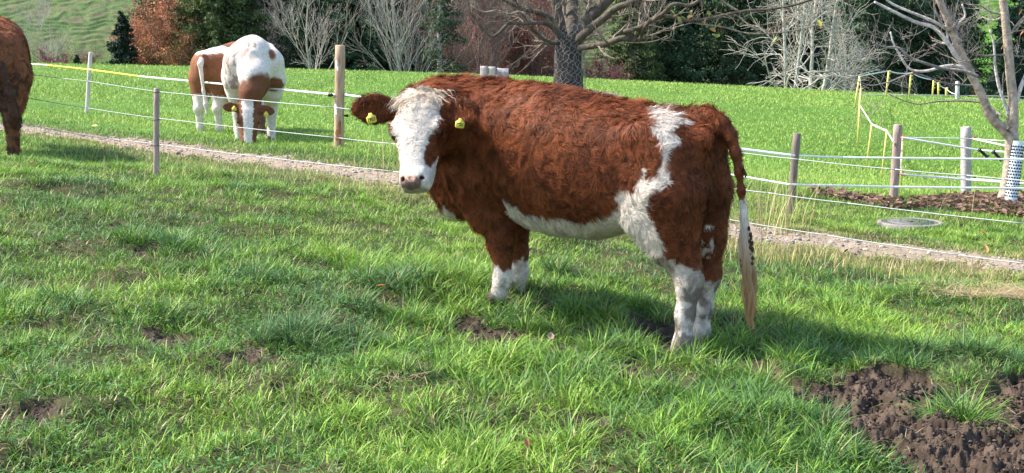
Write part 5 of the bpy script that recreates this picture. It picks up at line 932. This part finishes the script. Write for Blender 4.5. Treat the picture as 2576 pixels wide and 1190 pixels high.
w0 = loc(1758, 290, .0); n = 500; roots = w0 + rng.normal(0, 1, (n, 3)) * np.array([.06, .03, .012]); strands(mc, roots, np.array([-.4, .1, .8]) + rng.normal(0, .5, (n, 3)), rng.uniform(.03, .06, n), BR * rng.uniform(.5, 1.2, (n, 1)), 'rump_tuft', .0024, 6, .015, .15, 10)
for i_, (b, d, L, u, v) in enumerate(mc.ears):   # long ear fringe
    n = 900; t = rng.random(n); e_ = rng.uniform(-1, 1, n); roots = b + d * (L * (.15 + .85 * t))[:, None] + v * (e_ * .055 * np.sin(np.pi * np.clip(.15 + .85 * t, 0, .97)))[:, None] + u * rng.normal(0, .012, (n, 1)); dirs = np.array([0, 0, -1.]) + d * .4 + mc.hn * rng.uniform(.0, .7, (n, 1)) + rng.normal(0, .25, (n, 3)); strands(mc, roots, dirs, rng.uniform(.02, .048, n), (BR * .75 + (BR * .5) * t[:, None]) * rng.uniform(.6, 1.5, (n, 1)), 'ear_fringe', .0022, 6, .01, .12, 12 + i_)
camn = dl((.05, -.97, .2))
mc.eartag(0, (0, 0, 0, (0, 0, 1)), '', facing=camn) if False else None
def tagat(cow, px, py, Yw, text, size, roll=0.):
    p = cow.wl(atY(px, py, Yw)); b = p.copy(); cow.ears.append((p, np.array([1., 0, 0]), 0., None, np.zeros(3))); n0 = cow.dirl((.05, -.97, .2)); up = cow.dirl((math.sin(roll), 0, math.cos(roll))); cow.eartag(-1, (0, 0, 0, up), text, size, n0); cow.ears.pop()
tagat(mc, 934, 298, 7.44, '7921', .052, -.22); tagat(mc, 1157, 311, 7.30, '7921', .048, .12)

# ---- cattle in the background
def plaincow(name, ofs, fwd, scale, label, headp, ha, hn, neck, colf, earspec, tailp, tilt_legs=None, h=.014, lo=(-1.15, -.55, -.15), hi=(1.75, .6, 1.6)):
    hd = (np.array(headp), np.array(ha), np.array(hn)); c = Cow(name, ofs, fwd, scale, label, h, torso=TORSO, legs=tilt_legs or (hindleg(.15) + hindleg(-.15) + foreleg(.15) + foreleg(-.15)), head=hd, neck=neck, tail=tailp, lo=lo, hi=hi)
    for sg, tip in earspec: c.ear(sg, tip, (0, 0, 1), .06)
    return c
# white cow, head down, facing the camera
wf = hit(640, 350); fwd = np.array([.24, -.97, 0]); s_ = 1.12; oW = wf - fwd * .52 * s_; oW[2] = wf[2] - .03
def wcol(V, N):
    f = fbm(V / .09, 3, 71); w = np.ones(len(V)); q = wc.toh(V); j = (fbm(V / .05, 2, 72) - .5) * .12
    right = (V[:, 1] < .03); w = np.where(right & (V[:, 2] > .66) & (V[:, 0] < 1.02), 1 - .62 * sstep(.47, .56, fbm(V / np.array([.035, .035, .08]), 3, 73)), w)
    def pt(c, R): return 1 - sstep(.85, 1.15, np.linalg.norm((V - np.array(c)) / np.array(R), axis=1) + j * 2)
    for c_, R_ in [((.85, .20, 1.04), (.10, .08, .10)), ((.5, .16, 1.27), (.08, .08, .05)), ((.75, .22, .72), (.22, .14, .10)), ((1.0, -.02, .78), (.16, .12, .26)), ((1.15, .06, .62), (.35, .22, .24)), ((.15, .0, 1.30), (.2, .25, .08)), ((.5, -.28, .9), (.1, .1, .12))]: w = w * (1 - pt(c_, R_))
    w = w * (1 - pt((1.00, -.03, .76), (.14, .13, .20))) * (1 - pt((1.12, -.06, .60), (.2, .2, .2)))
    ish = (q[:, 2] > -.02) & (np.abs(q[:, 0]) < .2) & (q[:, 1] > -.3) & (q[:, 1] < .1) & (V[:, 0] > .9); hw_ = (np.abs(q[:, 0] + .010) < .066 - .05 * (q[:, 2] - .1) + .02 * (fbm(V / .03, 2, 75) - .5)) & (q[:, 1] > -.08); w = np.where(ish, hw_, w)
    for b, d, L, u, v in wc.ears[:2]: x = (V - b) @ d; dd = np.linalg.norm((V - b) - x[:, None] * d, axis=1); w = np.where((x > .02) & (dd < .1) & (np.abs(q[:, 0]) > .12), 0, w)
    w = np.where((V[:, 0] < .1) & (V[:, 2] < .3) & (V[:, 1] > 0), .05, w)
    c = mixc(np.array([.22, .085, .04]) * (.6 + .6 * f)[:, None], np.array([.82, .74, .66]), w); return mixc(c, DIRT, (V[:, 2] < .16) * .35 * sstep(.45, .6, f))
hpW = (1.22, -.10, .52); TORSO_B = TORSO; TORSO = [(a, b * .86, c_, d_) for a, b, c_, d_ in TORSO]
wc = plaincow('cow', oW, fwd, s_, 'white cow with red brown patches and dark collar grazing head down beyond the fence', hpW, (.30, -.03, -.95), (1, 0, .25), [(.80, 0, 1.02, .19), (1.02, -.02, .82, .155), (1.12, -.06, .62, .125), (1.13, -.09, .48, .105)], wcol, [], [(-.74, 0, 1.08, .05), (-.84, 0, .95, .035), (-.86, 0, .6, .03), (-.86, 0, .3, .05)], hi=(1.7, .6, 1.5), tilt_legs=hindleg(.15, -.4) + hindleg(-.15) + foreleg(.21, .52) + foreleg(-.19, .60))
wc.ear(-1, (1.24, -.40, .47), (0, 0, 1), .062); wc.ear(1, (1.24, .20, .40), (0, 0, 1), .062); wc.finish(wcol, M_skin); wc.eyes(); wc.hooves([(-.38, .15, 0), (-.60, -.15, 0), (.54, .17, 0), (.62, -.17, 0)])
mb = MB(); a_ = np.linspace(0, 2 * math.pi, 25); cc_ = np.array([1.125, -.075, .53]); ax_ = unit([.55, -.1, -.8]); s1 = unit(np.cross(ax_, [0, 1, 0])); s2 = np.cross(ax_, s1); mb.ribbon(wc.W([cc_ + (s1 * math.cos(x) + s2 * math.sin(x)) * .132 for x in a_]), ax_ @ wc.R * .04, .006, (.03, .03, .035)); mb.build('collar', M_plain, wc.e)
def tagw(cow, p, size, fdir):
    cow.ears.append((np.array(p), np.array([1., 0, 0]), 0., None, np.zeros(3))); cow.eartag(-1, (0, 0, 0, (0, 0, 1)), '', size, fdir); cow.ears.pop()
fW = wc.dirl((0, -1, .1)); tagw(wc, (1.27, -.27, .45), .055, fW); tagw(wc, (1.27, .10, .38), .055, fW)
# brown and white cow behind it
TORSO = TORSO_B
bf = hit(530, 331); fwd = np.array([.30, .95, 0]); s_ = 1.05; oB = atY(530, 331, bf[1]) + unit(fwd) * .60 * s_; oB[2] = bf[2] - .02
def bcol(V, N):
    f = fbm(V / .12, 3, 81); j = (fbm(V / .06, 2, 82) - .5) * .14; w = np.zeros(len(V)); w = np.maximum(w, 1 - sstep(.50, .56, V[:, 2] + j)); w = np.where(V[:, 0] > .4, 1 - sstep(.20, .26, V[:, 2] + j), w)
    w = np.maximum(w, sstep(1.10, 1.14, V[:, 2] + j * .5) * (V[:, 0] < -.2)); w = np.maximum(w, (V[:, 0] > -.15) * (V[:, 0] < .02) * (V[:, 2] < .75 + j)); w = np.where(V[:, 0] < -.80, 1, w)
    return mixc(np.array([.26, .10, .045]) * (.7 + .5 * f)[:, None], np.array([.82, .74, .66]), w)
_q = type('T', (), {})(); _q.o = oB; _q.f = unit(fwd); _q.l = np.array([-_q.f[1], _q.f[0], 0]); _q.sc = s_; HPB = Cow.wl(_q, atY(655, 146, oB[1] + 1.05)); ETB = Cow.wl(_q, atY(691, 132, oB[1] + 1.0)); print('HPB', HPB, ETB)
bc = plaincow('cow', oB, fwd, s_, 'red brown cow with white legs and white rump half hidden behind the white cow', HPB, (.5, .25, -.85), (.85, .2, .5), [(.8, 0, 1.08, .20), (*(HPB * .5 + np.array([.9, 0, 1.1]) * .5), .16), (*(HPB - np.array([.12, 0, .1])), .12)], bcol, [(-1, ETB), (1, HPB + np.array([-.02, .28, 0]))], [(-.74, 0, 1.08, .05), (-.83, 0, .98, .035), (-.85, -.05, .6, .02), (-.84, -.08, .42, .035), (-.84, -.09, .28, .02)])
bc.finish(bcol, M_skin); bc.eyes(); bc.hooves([(-.61, .15, 0), (-.61, -.15, 0), (.58, .15, 0), (.58, -.15, 0)])
b, d, L, u, v = bc.ears[0]; tagw(bc, b + d * L * .6 + np.array([.0, -.03, -.03]), .06, bc.dirl((0, -1, 0)))
# cow cut by the left edge, seen from behind
lf = hit(36, 402); fwd = unit([-.36, 1, 0]); s_ = 1.2; lat = np.array([-fwd[1], fwd[0], 0]); oL = lf + fwd * .62 * s_ + lat * .15 * s_; oL[2] = lf[2]
def lcol(V, N):
    f = fbm(V / .1, 3, 91); c = np.array([.27, .10, .045]) * (.7 + .7 * f)[:, None]; pale = (np.abs(V[:, 1]) < .13) * (V[:, 0] < -.5) * (V[:, 2] < .95) * (V[:, 0] > -.80); c = mixc(c, np.array([.26, .13, .085]), pale * .7)
    dirt = sstep(.5, .6, fbm(V / .05, 3, 93) + .3 * (V[:, 0] < -.80) * (V[:, 2] < .85)) * (V[:, 2] < .9); return mixc(c, np.array([.05, .032, .026]), dirt * .8)
lc = plaincow('cow', oL, fwd, s_, 'dirty brown cow seen from behind, cut off by the left edge', (1.35, .0, 1.05), (.5, 0, -.85), (.85, 0, .5), [(.8, 0, 1.08, .21), (1.08, 0, 1.08, .17), (1.25, 0, 1.0, .13)], lcol, [(-1, (1.35, -.30, 1.0)), (1, (1.35, .30, 1.0))], [(-.66, .0, 1.17, .06), (-.76, -.005, 1.10, .055), (-.82, -.04, .95, .045), (-.84, -.09, .78, .042), (-.84, -.14, .60, .045), (-.83, -.17, .42, .04), (-.82, -.17, .30, .02)], h=.014)
lc.finish(lcol, M_skin); lc.eyes(); lc.hooves([(-.61, .15, 0), (-.61, -.15, 0), (.58, .15, 0), (.58, -.15, 0)])
lc.fur(60000, lambda P, N: np.full(len(P), .032), lambda P, N: np.tile(np.array([-.4, 0, -1.]), (len(P), 1)), seed=21, width=.004, curl=.6, lift=.5, segs=3)
n = 500; roots = np.array([-.70, .03, 1.23]) + rng.normal(0, 1, (n, 3)) * np.array([.07, .03, .012]); strands(lc, roots, np.array([-.1, 0, .9]) + rng.normal(0, .4, (n, 3)), rng.uniform(.03, .06, n), BR * rng.uniform(.6, 1.4, (n, 1)), 'rump_tuft', .004, 5, .01, .15, 33)
